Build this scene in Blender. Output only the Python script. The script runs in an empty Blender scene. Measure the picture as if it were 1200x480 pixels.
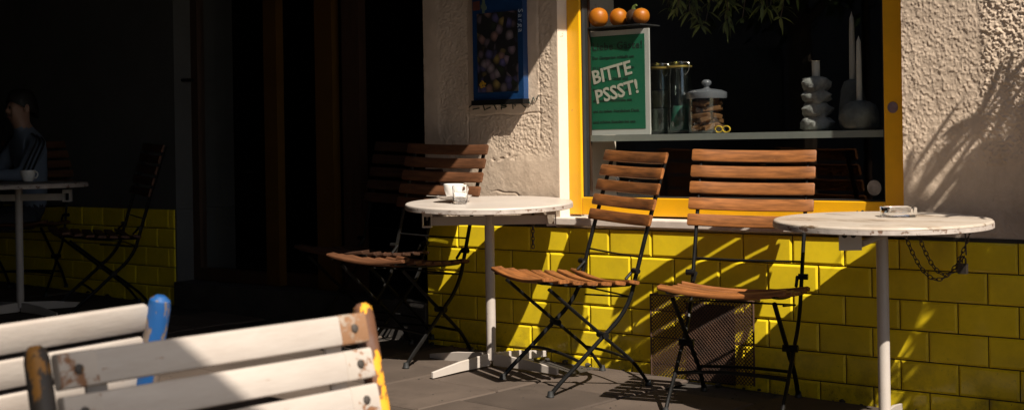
import bpy, math, random
import numpy as np
from mathutils import Vector, Matrix, Quaternion

R = math.radians
random.seed(7)
rng = np.random.default_rng(11)
scene = bpy.context.scene
COL = scene.collection

# ------------------------------------------------------------------ camera
TH = 0.7125
cam_d = bpy.data.cameras.new('camera')
cam_d.sensor_width = 36.0
cam_d.lens = 50.0
cam_d.shift_y = -0.0602
cam_d.clip_start = 0.05
cam_d.clip_end = 500
cam = bpy.data.objects.new('camera', cam_d)
COL.objects.link(cam)
fwd = Vector((-math.sin(TH), math.cos(TH), 0))
rgt = Vector((math.cos(TH), math.sin(TH), 0))
base = Matrix((rgt, Vector((0, 0, 1)), -fwd)).transposed().to_4x4()
cam.matrix_world = Matrix.Translation((4.532, -4.857, 0.975)) @ base @ Matrix.Rotation(-0.0161, 4, 'Z')
cam_d.dof.use_dof = True
cam_d.dof.focus_distance = 5.7
cam_d.dof.aperture_fstop = 9.0
scene.camera = cam

# ------------------------------------------------------------------ light
SUN_AZ, SUN_EL = -21.0, 48.0
sd = Vector((math.cos(R(SUN_AZ)) * math.cos(R(SUN_EL)), math.sin(R(SUN_AZ)) * math.cos(R(SUN_EL)), math.sin(R(SUN_EL))))
world = bpy.data.worlds.new('World')
scene.world = world
world.use_nodes = True
wn = world.node_tree
bg = wn.nodes['Background']
sky = wn.nodes.new('ShaderNodeTexSky')
sky.sky_type = 'NISHITA'
sky.sun_disc = False
sky.sun_elevation = R(SUN_EL)
sky.sun_rotation = math.atan2(sd.x, sd.y)
wn.links.new(sky.outputs['Color'], bg.inputs['Color'])
bg.inputs['Strength'].default_value = 0.05
sl = bpy.data.lights.new('sun', 'SUN')
sl.energy = 5.0
sl.angle = R(0.5)
sl.color = (1.0, 0.92, 0.80)
sun = bpy.data.objects.new('sun', sl)
COL.objects.link(sun)
sun.rotation_euler = sd.to_track_quat('Z', 'Y').to_euler()
sun.location = (8, -4, 9)
scene.view_settings.view_transform = 'Standard'
scene.view_settings.look = 'None'
scene.view_settings.gamma = 1.0
scene.view_settings.exposure = 0.75

# ------------------------------------------------------------------ helpers
GX, GY, G0 = -0.025, 0.01, 0.0495


def gz(x, y):
    return G0 + GX * x + GY * y


TILT = Vector((0, 0, 1)).rotation_difference(Vector((-GX, -GY, 1)).normalized())


class MB:
    def __init__(self):
        self.v = []
        self.f = []
        self.mi = []
        self.cur = 0

    def add(self, vs, fs):
        o = len(self.v)
        self.v += [tuple(p) for p in vs]
        self.f += [tuple(i + o for i in q) for q in fs]
        self.mi += [self.cur] * len(fs)
        return self

    def box(self, x0, x1, y0, y1, z0, z1, mat=None):
        vs = [Vector(p) for p in ((x0, y0, z0), (x1, y0, z0), (x1, y1, z0), (x0, y1, z0), (x0, y0, z1), (x1, y0, z1), (x1, y1, z1), (x0, y1, z1))]
        if mat is not None:
            vs = [mat @ p for p in vs]
        return self.add(vs, [(0, 3, 2, 1), (4, 5, 6, 7), (0, 1, 5, 4), (1, 2, 6, 5), (2, 3, 7, 6), (3, 0, 4, 7)])

    def sweep(self, prof, frames, closed=False, cap=True):
        """prof: list of (a,b); frames: list of (origin, A, B, scale)"""
        n = len(prof)
        vs = []
        for (o, A, B, s) in frames:
            for (a, b) in prof:
                vs.append(o + A * (a * s) + B * (b * s))
        fs = []
        m = len(frames)
        for i in range(m - 1 + (1 if closed else 0)):
            j = (i + 1) % m
            for k in range(n):
                l = (k + 1) % n
                fs.append((i * n + k, i * n + l, j * n + l, j * n + k))
        if cap and not closed:
            fs.append(tuple(reversed(range(n))))
            fs.append(tuple((m - 1) * n + k for k in range(n)))
        return self.add(vs, fs)

    def tube(self, pts, r, n=10, closed=False, flat=1.0, up=Vector((0, 0, 1))):
        pts = [Vector(p) for p in pts]
        m = len(pts)
        rs = r if isinstance(r, (list, tuple)) else [r] * m
        prof = [(math.cos(2 * math.pi * k / n), math.sin(2 * math.pi * k / n) * flat) for k in range(n)]
        fr = []
        prevA = None
        for i in range(m):
            if closed:
                t = pts[(i + 1) % m] - pts[i - 1]
            else:
                t = pts[min(i + 1, m - 1)] - pts[max(i - 1, 0)]
            t.normalize()
            if prevA is None:
                u = up if abs(t.dot(up)) < 0.95 else Vector((1, 0, 0))
                A = t.cross(u).normalized()
            else:
                A = (prevA - t * prevA.dot(t)).normalized()
            prevA = A
            B = t.cross(A)
            fr.append((pts[i], A, B, rs[i]))
        return self.sweep(prof, fr, closed)

    def lathe(self, prof, n=24, c=(0, 0, 0), wob=0, ax=None):
        cx, cy, cz = c
        vs = []
        m = len(prof)
        for (r, z) in prof:
            for k in range(n):
                a = 2 * math.pi * k / n
                rr = r * (1 + (random.uniform(-wob, wob) if wob else 0))
                vs.append(Vector((cx + rr * math.cos(a), cy + rr * math.sin(a), cz + z)))
        fs = []
        for i in range(m - 1):
            for k in range(n):
                l = (k + 1) % n
                fs.append((i * n + k, i * n + l, (i + 1) * n + l, (i + 1) * n + k))
        if prof[0][0] > 1e-5:
            fs.append(tuple(reversed(range(n))))
        if prof[-1][0] > 1e-5:
            fs.append(tuple((m - 1) * n + k for k in range(n)))
        return self.add(vs, fs)

    def xform(self, mat):
        self.v = [tuple(mat @ Vector(p)) for p in self.v]
        return self

    def mesh(self, name, mats, angle=35, smooth=True):
        me = bpy.data.meshes.new(name)
        me.from_pydata(self.v, [], self.f)
        if not isinstance(mats, (list, tuple)):
            mats = [mats]
        for m in mats:
            me.materials.append(m)
        if len(mats) > 1:
            me.polygons.foreach_set('material_index', self.mi)
        me.validate()
        if smooth:
            me.polygons.foreach_set('use_smooth', [True] * len(me.polygons))
            me.set_sharp_from_angle(angle=R(angle))
        me.update()
        return me

    def build(self, name, mats, parent=None, angle=35, smooth=True):
        return link(name, self.mesh(name, mats, angle, smooth), parent)


def link(name, me, parent=None):
    o = bpy.data.objects.new(name, me)
    COL.objects.link(o)
    if parent is not None:
        o.parent = parent
    return o


def tag(o, label=None, cat=None, group=None, kind=None):
    if label:
        o['label'] = label
    if cat:
        o['category'] = cat
    if group:
        o['group'] = group
    if kind:
        o['kind'] = kind
    return o


def thing(name, label, cat, loc=(0, 0, 0), rz=0, group=None, tilt=False, scale=1.0):
    o = link(name, None)
    o.empty_display_size = 0.1
    o.rotation_mode = 'QUATERNION'
    o.location = loc
    q = Quaternion((0, 0, 1), rz)
    o.rotation_quaternion = (TILT @ q) if tilt else q
    o.scale = (scale,) * 3
    return tag(o, label, cat, group)


def copy_tree(o, parent=None):
    c = o.copy()
    COL.objects.link(c)
    c.parent = parent
    for ch in o.children:
        copy_tree(ch, c)
    return c


def rrect(w, h, r, n=2):
    """rounded rectangle profile, w x h centred"""
    out = []
    for (sx, sy, a0) in ((1, 1, 0), (-1, 1, 90), (-1, -1, 180), (1, -1, 270)):
        for k in range(n + 1):
            a = R(a0 + 90 * k / n)
            out.append((sx * (w / 2 - r) + r * math.cos(a), sy * (h / 2 - r) + r * math.sin(a)))
    return out


# ------------------------------------------------------------------ materials
def mat(name, col, rough=0.6, var=0.15, scale=6.0, stretch=(1, 1, 1), bump=0.0, bscale=60.0, bdist=0.002, metallic=0.0,
        spec=0.5, coat=0.0, chips=None, rand=0.0, dirt=None, hue=None):
    """chips: (colour, threshold, scale, soft)   dirt: (colour, amount, scale)"""
    m = bpy.data.materials.new(name)
    m.use_nodes = True
    nt = m.node_tree
    N, L = nt.nodes, nt.links
    p = N['Principled BSDF']
    tc = N.new('ShaderNodeTexCoord')
    oi = N.new('ShaderNodeObjectInfo')
    vm = N.new('ShaderNodeVectorMath')
    vm.operation = 'MULTIPLY_ADD'
    vm.inputs[1].default_value = stretch
    mul = N.new('ShaderNodeMath')
    mul.operation = 'MULTIPLY'
    mul.inputs[1].default_value = 37.0
    L.new(oi.outputs['Random'], mul.inputs[0])
    L.new(tc.outputs['Object'], vm.inputs[0])
    L.new(mul.outputs[0], vm.inputs[2])
    vec = vm.outputs[0]

    def noise(s, detail=4.0, rough_=0.6):
        n = N.new('ShaderNodeTexNoise')
        n.inputs['Scale'].default_value = s
        n.inputs['Detail'].default_value = detail
        n.inputs['Roughness'].default_value = rough_
        L.new(vec, n.inputs['Vector'])
        return n.outputs['Fac']

    def ramp(fac, stops):
        r = N.new('ShaderNodeValToRGB')
        e = r.color_ramp.elements
        e[0].position, e[0].color = stops[0][0], (*stops[0][1], 1)
        e[1].position, e[1].color = stops[1][0], (*stops[1][1], 1)
        for (pp, cc) in stops[2:]:
            x = e.new(pp)
            x.color = (*cc, 1)
        L.new(fac, r.inputs[0])
        return r.outputs[0]

    def mixc(fac, a, b):
        x = N.new('ShaderNodeMix')
        x.data_type = 'RGBA'
        if isinstance(fac, float):
            x.inputs[0].default_value = fac
        else:
            L.new(fac, x.inputs[0])
        for idx, c in ((6, a), (7, b)):
            if isinstance(c, tuple):
                x.inputs[idx].default_value = (*c, 1)
            else:
                L.new(c, x.inputs[idx])
        return x.outputs[2]

    lo = tuple(max(0, c * (1 - var)) for c in col)
    hi = tuple(min(1, c * (1 + var)) for c in col)
    if hue:
        hi = hue
    c = ramp(noise(scale), [(0.3, lo), (0.7, hi)])
    if dirt:
        c = mixc(ramp(noise(dirt[2], 6.0, 0.7), [(0.45, (0, 0, 0)), (0.75, (dirt[1],) * 3)]), c, dirt[0])
    hgt = None
    if chips:
        f = ramp(noise(chips[2], 5.0, 0.65), [(chips[1], (0, 0, 0)), (chips[1] + chips[3], (1, 1, 1))])
        c = mixc(f, c, chips[0])
        hgt = f
    if rand:
        h = N.new('ShaderNodeHueSaturation')
        mr = N.new('ShaderNodeMapRange')
        mr.inputs[3].default_value = 1 - rand
        mr.inputs[4].default_value = 1 + rand
        L.new(oi.outputs['Random'], mr.inputs[0])
        L.new(mr.outputs[0], h.inputs['Value'])
        L.new(c, h.inputs['Color'])
        c = h.outputs[0]
    L.new(c, p.inputs['Base Color'])
    rr = N.new('ShaderNodeMapRange')
    rr.inputs[3].default_value = max(0.02, rough * 0.8)
    rr.inputs[4].default_value = min(1, rough * 1.2)
    L.new(noise(scale * 2.3), rr.inputs[0])
    L.new(rr.outputs[0], p.inputs['Roughness'])
    p.inputs['Metallic'].default_value = metallic
    p.inputs['Specular IOR Level'].default_value = spec
    p.inputs['Coat Weight'].default_value = coat
    if bump or chips:
        b = N.new('ShaderNodeBump')
        b.inputs['Distance'].default_value = bdist
        b.inputs['Strength'].default_value = bump if bump else 0.4
        hn = noise(bscale, 5.0, 0.65)
        if hgt is not None:
            s = N.new('ShaderNodeMath')
            s.operation = 'SUBTRACT'
            L.new(hn, s.inputs[0])
            L.new(hgt, s.inputs[1])
            hn = s.outputs[0]
        L.new(hn, b.inputs['Height'])
        L.new(b.outputs[0], p.inputs['Normal'])
    return m


def plain(name, col, rough=0.5, **k):
    return mat(name, col, rough, var=0.06, **k)


def glass_mat(name, tint=(1, 1, 1), rough=0.0, ior=1.45):
    m = bpy.data.materials.new(name)
    m.use_nodes = True
    p = m.node_tree.nodes['Principled BSDF']
    p.inputs['Base Color'].default_value = (*tint, 1)
    p.inputs['Transmission Weight'].default_value = 1.0
    p.inputs['Roughness'].default_value = rough
    p.inputs['IOR'].default_value = ior
    return m


def pane_mat(name, tint=(0.93, 0.95, 0.95), f0=0.055):
    m = bpy.data.materials.new(name)
    m.use_nodes = True
    nt = m.node_tree
    N, L = nt.nodes, nt.links
    N.remove(N['Principled BSDF'])
    tr = N.new('ShaderNodeBsdfTransparent')
    tr.inputs[0].default_value = (*tint, 1)
    gl = N.new('ShaderNodeBsdfGlossy')
    gl.inputs['Roughness'].default_value = 0.015
    ge = N.new('ShaderNodeNewGeometry')
    dt = N.new('ShaderNodeVectorMath')
    dt.operation = 'DOT_PRODUCT'
    L.new(ge.outputs['Normal'], dt.inputs[0])
    L.new(ge.outputs['Incoming'], dt.inputs[1])

    def mth(op, a, b=None):
        q = N.new('ShaderNodeMath')
        q.operation = op
        for i_, v_ in enumerate((a, b)):
            if v_ is None:
                continue
            if isinstance(v_, (int, float)):
                q.inputs[i_].default_value = v_
            else:
                L.new(v_, q.inputs[i_])
        return q.outputs[0]
    c1 = mth('SUBTRACT', 1.0, mth('ABSOLUTE', dt.outputs['Value']))
    sch = mth('ADD', f0, mth('MULTIPLY', 1.0 - f0, mth('POWER', c1, 5.0)))   # Schlick reflectance of a thin sheet
    mx = N.new('ShaderNodeMixShader')
    L.new(sch, mx.inputs[0])
    L.new(tr.outputs[0], mx.inputs[1])
    L.new(gl.outputs[0], mx.inputs[2])
    L.new(mx.outputs[0], N['Material Output'].inputs[0])
    return m


M = {}
M['stucco'] = mat('stucco', (0.60, 0.475, 0.365), 0.95, 0.16, 3.0, bump=0.5, bscale=160, bdist=0.003, spec=0.15, stretch=(1, 1, 0.7), dirt=((0.27, 0.20, 0.145), 0.5, 4.5), chips=((0.42, 0.32, 0.24), 0.70, 12.0, 0.03))
M['smooth_plaster'] = mat('smooth_plaster', (0.70, 0.60, 0.49), 0.9, 0.08, 4.0, bump=0.4, bscale=45, bdist=0.003, spec=0.2,
                          chips=((0.45, 0.34, 0.25), 0.66, 9.0, 0.03))
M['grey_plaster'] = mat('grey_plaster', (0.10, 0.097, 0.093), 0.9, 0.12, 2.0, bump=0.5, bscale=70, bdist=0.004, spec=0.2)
M['grout'] = mat('grout', (0.035, 0.03, 0.022), 0.95, 0.3, 12.0)
M['tile'] = mat('yellow_glaze', (0.84, 0.61, 0.018), 0.18, 0.07, 5.0, bump=0.10, bscale=9, bdist=0.004, rand=0.11, spec=0.3,
                dirt=((0.30, 0.22, 0.03), 0.22, 7.0))
def grime(m):
    """splash dirt and glaze chips low on the plinth"""
    N, L = m.node_tree.nodes, m.node_tree.links
    p = N['Principled BSDF']
    src = p.inputs['Base Color'].links[0].from_socket
    ge = N.new('ShaderNodeNewGeometry')
    sx = N.new('ShaderNodeSeparateXYZ')
    L.new(ge.outputs['Position'], sx.inputs[0])
    mr = N.new('ShaderNodeMapRange')
    mr.inputs[1].default_value = 0.22
    mr.inputs[2].default_value = -0.02
    mr.inputs[3].default_value = 0.12
    mr.inputs[4].default_value = 0.85
    L.new(sx.outputs[2], mr.inputs[0])
    col = src
    for (sc, lo, hi, c) in ((9.0, 0.45, 0.72, (0.13, 0.095, 0.03)), (70.0, 0.60, 0.70, (0.10, 0.075, 0.03))):
        n = N.new('ShaderNodeTexNoise')
        n.inputs['Scale'].default_value = sc
        n.inputs['Detail'].default_value = 6
        n.inputs['Roughness'].default_value = 0.7
        L.new(ge.outputs['Position'], n.inputs['Vector'])
        r = N.new('ShaderNodeMapRange')
        r.inputs[1].default_value = lo
        r.inputs[2].default_value = hi
        L.new(n.outputs['Fac'], r.inputs[0])
        f = N.new('ShaderNodeMath')
        f.operation = 'MULTIPLY'
        L.new(r.outputs[0], f.inputs[0])
        L.new(mr.outputs[0], f.inputs[1])
        x = N.new('ShaderNodeMix')
        x.data_type = 'RGBA'
        L.new(f.outputs[0], x.inputs[0])
        L.new(col, x.inputs[6])
        x.inputs[7].default_value = (*c, 1)
        col = x.outputs[2]
    L.new(col, p.inputs['Base Color'])


grime(M['tile'])
M['yellow_paint'] = mat('yellow_paint', (0.80, 0.40, 0.006), 0.32, 0.05, 4.0, bump=0.15, bscale=18, bdist=0.001, chips=((0.22, 0.14, 0.06), 0.705, 24.0, 0.02), dirt=((0.42, 0.22, 0.02), 0.35, 6.0))
M['sill'] = mat('sill_stone', (0.66, 0.57, 0.50), 0.7, 0.10, 10.0, bump=0.2, bscale=80, dirt=((0.3, 0.24, 0.2), 0.5, 6.0))
M['slab'] = mat('paving_slab', (0.082, 0.061, 0.048), 0.9, 0.25, 9.0, bump=0.7, bscale=190, bdist=0.002, rand=0.24, spec=0.25,
                dirt=((0.038, 0.028, 0.022), 0.75, 4.5), chips=((0.15, 0.115, 0.088), 0.72, 55.0, 0.03))
M['soil'] = mat('joint_soil', (0.035, 0.028, 0.022), 1.0, 0.3, 30.0, bump=0.8, bscale=120)
M['road'] = mat('asphalt', (0.055, 0.053, 0.05), 0.95, 0.2, 20.0, bump=0.5, bscale=200)
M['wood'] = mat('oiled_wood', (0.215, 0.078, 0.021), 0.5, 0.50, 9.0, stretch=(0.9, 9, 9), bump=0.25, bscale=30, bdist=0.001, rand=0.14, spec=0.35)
M['darker_wood'] = mat('darker_brown_wood', (0.105, 0.042, 0.018), 0.6, 0.40, 9.0, stretch=(0.9, 9, 9), bump=0.25, bscale=30, bdist=0.001, rand=0.14, spec=0.3)  # darker brown than the other chair slats
M['shaded_wood'] = mat('shade_darkened_wood', (0.045, 0.02, 0.011), 0.7, 0.35, 9.0, stretch=(0.9, 9, 9), rand=0.14, spec=0.2)  # chair wood darkened to paint in the rear chair's shade
M['black_steel'] = mat('black_steel', (0.008, 0.0075, 0.007), 0.34, 0.3, 25.0, spec=0.12, bump=0.1, bscale=150, chips=((0.09, 0.05, 0.03), 0.70, 60.0, 0.03))
M['rubber'] = plain('black_rubber', (0.02, 0.02, 0.02), 0.6)
M['white_enamel'] = mat('white_enamel', (0.47, 0.415, 0.37), 0.38, 0.06, 6.0, bump=0.1, bscale=40, bdist=0.001, chips=((0.10, 0.06, 0.04), 0.70, 16.0, 0.02),
                        dirt=((0.40, 0.32, 0.25), 0.45, 5.0))
M['stained_enamel'] = mat('stained_enamel', (0.45, 0.385, 0.32), 0.42, 0.08, 6.0, bump=0.1, bscale=40, bdist=0.001, chips=((0.15, 0.095, 0.055), 0.575, 9.0, 0.07),
                          stretch=(0.6, 1.6, 1), dirt=((0.28, 0.20, 0.13), 0.8, 5.0))
M['rim_steel'] = mat('worn_rim', (0.42, 0.36, 0.32), 0.5, 0.2, 20.0, chips=((0.16, 0.09, 0.06), 0.56, 30.0, 0.05))
M['grey_paint'] = mat('grey_painted_steel', (0.42, 0.365, 0.325), 0.5, 0.08, 8.0, chips=((0.14, 0.08, 0.05), 0.70, 25.0, 0.03))
M['white_slat'] = mat('white_painted_slat', (0.44, 0.385, 0.34), 0.62, 0.05, 5.0, stretch=(0.7, 4, 4), bump=0.5, bscale=26, bdist=0.0015,
                      chips=((0.25, 0.13, 0.065), 0.69, 24.0, 0.02), dirt=((0.28, 0.21, 0.17), 0.45, 7.0))
M['rust_slat'] = mat('rust_stained_slat_end', (0.43, 0.37, 0.32), 0.7, 0.1, 9.0, bump=0.3, bscale=60, chips=((0.22, 0.10, 0.045), 0.56, 30.0, 0.05))
M['rust_patch'] = mat('bare_rusty_wood_end', (0.34, 0.27, 0.21), 0.8, 0.15, 9.0, bump=0.4, bscale=60, chips=((0.23, 0.115, 0.055), 0.42, 34.0, 0.08))
M['rust_yellow'] = mat('yellow_paint_over_rust', (0.105, 0.040, 0.016), 0.7, 0.4, 14.0, bump=0.5, bscale=60, bdist=0.002, stretch=(1, 1, 0.45),
                       chips=((0.72, 0.32, 0.01), 0.50, 34.0, 0.03), dirt=((0.12, 0.11, 0.12), 0.8, 18.0))
M['rust_dark'] = mat('dark_rusted_steel', (0.045, 0.035, 0.028), 0.6, 0.35, 14.0, bump=0.4, bscale=60, stretch=(1, 1, 0.45),
                     chips=((0.30, 0.13, 0.02), 0.60, 30.0, 0.03))
M['blue_paint'] = mat('chipped_blue_paint', (0.007, 0.065, 0.21), 0.5, 0.25, 14.0, bump=0.4, bscale=60, chips=((0.15, 0.115, 0.095), 0.545, 46.0, 0.02), stretch=(1, 1, 0.4))
M['case_blue'] = mat('blue_case_paint', (0.006, 0.036, 0.115), 0.4, 0.15, 9.0, chips=((0.30, 0.24, 0.2), 0.72, 30.0, 0.02))
M['brown_paint'] = mat('brown_door_paint', (0.058, 0.030, 0.018), 0.45, 0.2, 10.0, stretch=(4, 4, 0.6), bump=0.15, bscale=30)
M['ochre_paint'] = mat('ochre_jamb_paint', (0.10, 0.045, 0.005), 0.45, 0.15, 6.0)
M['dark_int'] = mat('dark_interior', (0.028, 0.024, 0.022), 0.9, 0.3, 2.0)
M['dark_stone'] = mat('dark_step_stone', (0.05, 0.043, 0.038), 0.9, 0.3, 8.0, bump=0.4, bscale=90)
M['rust_mesh'] = mat('rusty_mesh', (0.075, 0.036, 0.020), 0.75, 0.4, 18.0, bump=0.4, bscale=90)
M['black_hole'] = plain('flat_black', (0.012, 0.011, 0.010), 0.9)
M['chain'] = mat('chain_steel', (0.09, 0.075, 0.065), 0.45, 0.4, 60.0, metallic=0.8)
M['glass'] = glass_mat('clear_glass')

M['water'] = glass_mat('water', (0.97, 0.99, 1.0), ior=1.33)
M['pane'] = pane_mat('window_pane')
M['jar_glass'] = pane_mat('jar_glass', (0.88, 0.92, 0.89), 0.11)
M['lid_plastic'] = plain('cloudy_lid', (0.11, 0.115, 0.125), 0.25, coat=0.3)
M['china'] = plain('white_china', (0.78, 0.74, 0.70), 0.16, coat=0.3)
M['coffee'] = mat('milk_foam', (0.42, 0.22, 0.10), 0.6, 0.3, 60.0)
M['steel'] = plain('brushed_steel', (0.55, 0.53, 0.5), 0.3, metallic=1.0)
M['green_print'] = mat('green_print', (0.010, 0.115, 0.055), 0.5, 0.05, 4.0)
M['paper_white'] = plain('white_board', (0.46, 0.45, 0.41), 0.7)
M['ink_white'] = plain('pale_ink', (0.44, 0.43, 0.34), 0.7)
M['ink_black'] = plain('dark_ink', (0.01, 0.025, 0.015), 0.7)
M['shelf'] = plain('grey_green_shelf', (0.22, 0.235, 0.205), 0.5)
M['orange'] = mat('orange_peel', (0.52, 0.155, 0.008), 0.42, 0.10, 8.0, bump=0.5, bscale=260, bdist=0.001)
M['dark_fruit'] = mat('dark_fruit', (0.06, 0.03, 0.018), 0.4, 0.2, 8.0)
M['stem'] = plain('green_stem', (0.10, 0.13, 0.02), 0.7)
M['wax'] = plain('candle_wax', (0.55, 0.52, 0.44), 0.5)
M['holder_white'] = mat('pale_stone', (0.21, 0.21, 0.19), 0.8, 0.5, 22.0, bump=1.0, bscale=50, bdist=0.006)
M['holder_dark'] = mat('mossy_stone', (0.13, 0.135, 0.115), 0.9, 0.35, 14.0, bump=0.9, bscale=40, bdist=0.008)
M['cookie'] = mat('rusk', (0.25, 0.095, 0.035), 0.85, 0.4, 30.0, bump=0.5, bscale=120)
M['brass'] = plain('brass_clip', (0.62, 0.45, 0.12), 0.35, metallic=0.8)
M['leaf'] = mat('leaf', (0.06, 0.095, 0.025), 0.5, 0.35, 4.0, spec=0.4)
M['leaf_dim'] = mat('conifer_leaf', (0.13, 0.15, 0.03), 0.6, 0.4, 6.0)
M['bark'] = mat('bark', (0.10, 0.07, 0.045), 0.9, 0.3, 20.0, bump=0.6, bscale=60)
M['terracotta'] = mat('terracotta', (0.36, 0.15, 0.075), 0.85, 0.15, 8.0, bump=0.3, bscale=80)
M['canvas'] = mat('grey_canvas', (0.10, 0.095, 0.09), 0.9, 0.1, 20.0)
def canvas_mat():
    m = mat('cream_canvas', (0.62, 0.56, 0.48), 0.9, 0.06, 20.0)
    N, L = m.node_tree.nodes, m.node_tree.links
    tl = N.new('ShaderNodeBsdfTranslucent')
    tl.inputs[0].default_value = (0.55, 0.48, 0.40, 1)
    mx = N.new('ShaderNodeMixShader')
    mx.inputs[0].default_value = 0.45
    L.new(N['Principled BSDF'].outputs[0], mx.inputs[1])
    L.new(tl.outputs[0], mx.inputs[2])
    tp = N.new('ShaderNodeBsdfTransparent')          # see-through share keeps the added parasol's shade light
    m2 = N.new('ShaderNodeMixShader')
    m2.inputs[0].default_value = 0.35
    L.new(mx.outputs[0], m2.inputs[1])
    L.new(tp.outputs[0], m2.inputs[2])
    L.new(m2.outputs[0], N['Material Output'].inputs[0])
    return m


M['cream_canvas'] = canvas_mat()
M['soffit'] = mat('dark_soffit', (0.06, 0.05, 0.045), 0.9, 0.15, 6.0)
M['opposite'] = mat('opposite_render', (0.20, 0.175, 0.15), 0.95, 0.12, 0.6)
M['opp_glass'] = plain('dark_window_glass', (0.02, 0.022, 0.025), 0.1)
M['sticker_mauve'] = mat('mauve_sticker', (0.19, 0.13, 0.15), 0.6, 0.2, 40.0)
M['sticker_grey'] = mat('grey_sticker', (0.22, 0.20, 0.18), 0.6, 0.3, 40.0)
M['skin'] = plain('skin', (0.36, 0.20, 0.14), 0.55)
M['hair'] = mat('dark_hair', (0.012, 0.009, 0.007), 0.6, 0.4, 60.0, stretch=(1, 1, 0.2), bump=0.5, bscale=90)
M['jacket'] = mat('pale_blue_jacket', (0.14, 0.17, 0.23), 0.8, 0.10, 6.0, bump=0.4, bscale=25, bdist=0.006)
M['trousers'] = mat('dark_trousers', (0.03, 0.03, 0.04), 0.9, 0.2, 8.0)
M['stripe'] = plain('black_stripe', (0.012, 0.012, 0.015), 0.8)
M['teal'] = plain('teal_packet', (0.02, 0.16, 0.11), 0.5)


def poster_print():
    m = bpy.data.materials.new('flower_print')
    m.use_nodes = True
    nt = m.node_tree
    N, L = nt.nodes, nt.links
    p = N['Principled BSDF']
    tc = N.new('ShaderNodeTexCoord')
    vo = N.new('ShaderNodeTexVoronoi')
    vo.inputs['Scale'].default_value = 26
    L.new(tc.outputs['Object'], vo.inputs['Vector'])
    r = N.new('ShaderNodeValToRGB')
    e = r.color_ramp.elements
    e[0].position, e[0].color = 0.0, (1, 1, 1, 1)
    e[1].position, e[1].color = 0.75, (0, 0, 0, 1)
    L.new(vo.outputs['Distance'], r.inputs[0])
    hs = N.new('ShaderNodeValToRGB')
    hs.color_ramp.interpolation = 'CONSTANT'
    ee = hs.color_ramp.elements
    cols = [(0.0, (0.012, 0.012, 0.014)), (0.30, (0.22, 0.16, 0.20)), (0.46, (0.02, 0.03, 0.015)), (0.55, (0.26, 0.15, 0.13)), (0.70, (0.10, 0.09, 0.22)), (0.86, (0.26, 0.19, 0.06)), (0.93, (0.25, 0.20, 0.22))]
    ee[0].position, ee[0].color = cols[0][0], (*cols[0][1], 1)
    ee[1].position, ee[1].color = cols[1][0], (*cols[1][1], 1)
    for (a, c) in cols[2:]:
        x = ee.new(a)
        x.color = (*c, 1)
    sp = N.new('ShaderNodeSeparateColor')
    L.new(vo.outputs['Color'], sp.inputs[0])
    L.new(sp.outputs[0], hs.inputs[0])
    mx = N.new('ShaderNodeMix')
    mx.data_type = 'RGBA'
    L.new(r.outputs[0], mx.inputs[0])
    mx.inputs[6].default_value = (0.012, 0.012, 0.013, 1)
    L.new(hs.outputs[0], mx.inputs[7])
    L.new(mx.outputs[2], p.inputs['Base Color'])
    p.inputs['Roughness'].default_value = 0.5
    return m


M['flower_print'] = poster_print()


def text_mesh(s, size, depth=0.0006, align='LEFT', spacing=1.0, bold=0.0):
    c = bpy.data.curves.new('lettering', 'FONT')
    c.body = s
    c.size = size
    c.extrude = depth
    c.offset = bold
    c.align_x = align
    c.space_character = spacing
    c.resolution_u = 2
    o = bpy.data.objects.new('tmp_text', c)
    COL.objects.link(o)
    dg = bpy.context.evaluated_depsgraph_get()
    me = bpy.data.meshes.new_from_object(o.evaluated_get(dg))
    bpy.data.objects.remove(o)
    bpy.data.curves.remove(c)
    return me


FACE = Matrix.Rotation(R(90), 4, 'X')      # text reading in the XZ plane, facing -y


def wall_text(name, s, size, loc, material, parent=None, rot=0.0, align='LEFT', bold=0.0, spacing=1.0, depth=0.0006):
    me = text_mesh(s, size, depth, align, spacing, bold)
    me.materials.clear()
    me.materials.append(material)
    me.transform(FACE)
    o = link(name, me, parent)
    o.location = loc
    o.rotation_euler = (0, rot, 0)
    return o


# ------------------------------------------------------------------ noise for modelled plaster
def vnoise(x, z, s, seed):
    r = np.random.default_rng(seed)
    g = r.random((256, 256))
    u, v = x * s + 31.7, z * s + 57.3
    i, j = np.floor(u).astype(int), np.floor(v).astype(int)
    a, b = u - i, v - j
    a = a * a * (3 - 2 * a)
    b = b * b * (3 - 2 * b)
    i0, j0, i1, j1 = i % 256, j % 256, (i + 1) % 256, (j + 1) % 256
    return (g[i0, j0] * (1 - a) + g[i1, j0] * a) * (1 - b) + (g[i0, j1] * (1 - a) + g[i1, j1] * a) * b


def fbm(x, z, s, seed, oct_=3, gain=0.5):
    t = 0
    amp = 1.0
    tot = 0
    for k in range(oct_):
        t = t + amp * vnoise(x, z, s * 2.03 ** k, seed + k)
        tot += amp
        amp *= gain
    return t / tot


def relief(name, x0, x1, z0, z1, step, fn, material, parent, y0=0.0):
    nx, nz = int((x1 - x0) / step) + 1, int((z1 - z0) / step) + 1
    X, Z = np.meshgrid(np.linspace(x0, x1, nx), np.linspace(z0, z1, nz))
    Y = y0 - fn(X, Z)
    v = np.stack([X, Y, Z], -1).reshape(-1, 3)
    a = (np.arange(nz - 1)[:, None] * nx + np.arange(nx - 1)[None, :]).ravel()
    f = np.stack([a, a + 1, a + nx + 1, a + nx], -1)
    me = bpy.data.meshes.new(name)
    me.from_pydata(v.tolist(), [], f.tolist())
    me.materials.append(material)
    me.polygons.foreach_set('use_smooth', [True] * len(me.polygons))
    me.update()
    return link(name, me, parent)


# ================================================================== GROUND
def slope_sheet(x0, x1, y0, y1, dz):
    m = MB()
    m.add([(x, y, gz(x, y) + dz) for (x, y) in ((x0, y0), (x1, y0), (x1, y1), (x0, y1))], [(0, 1, 2, 3)])
    return m


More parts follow.
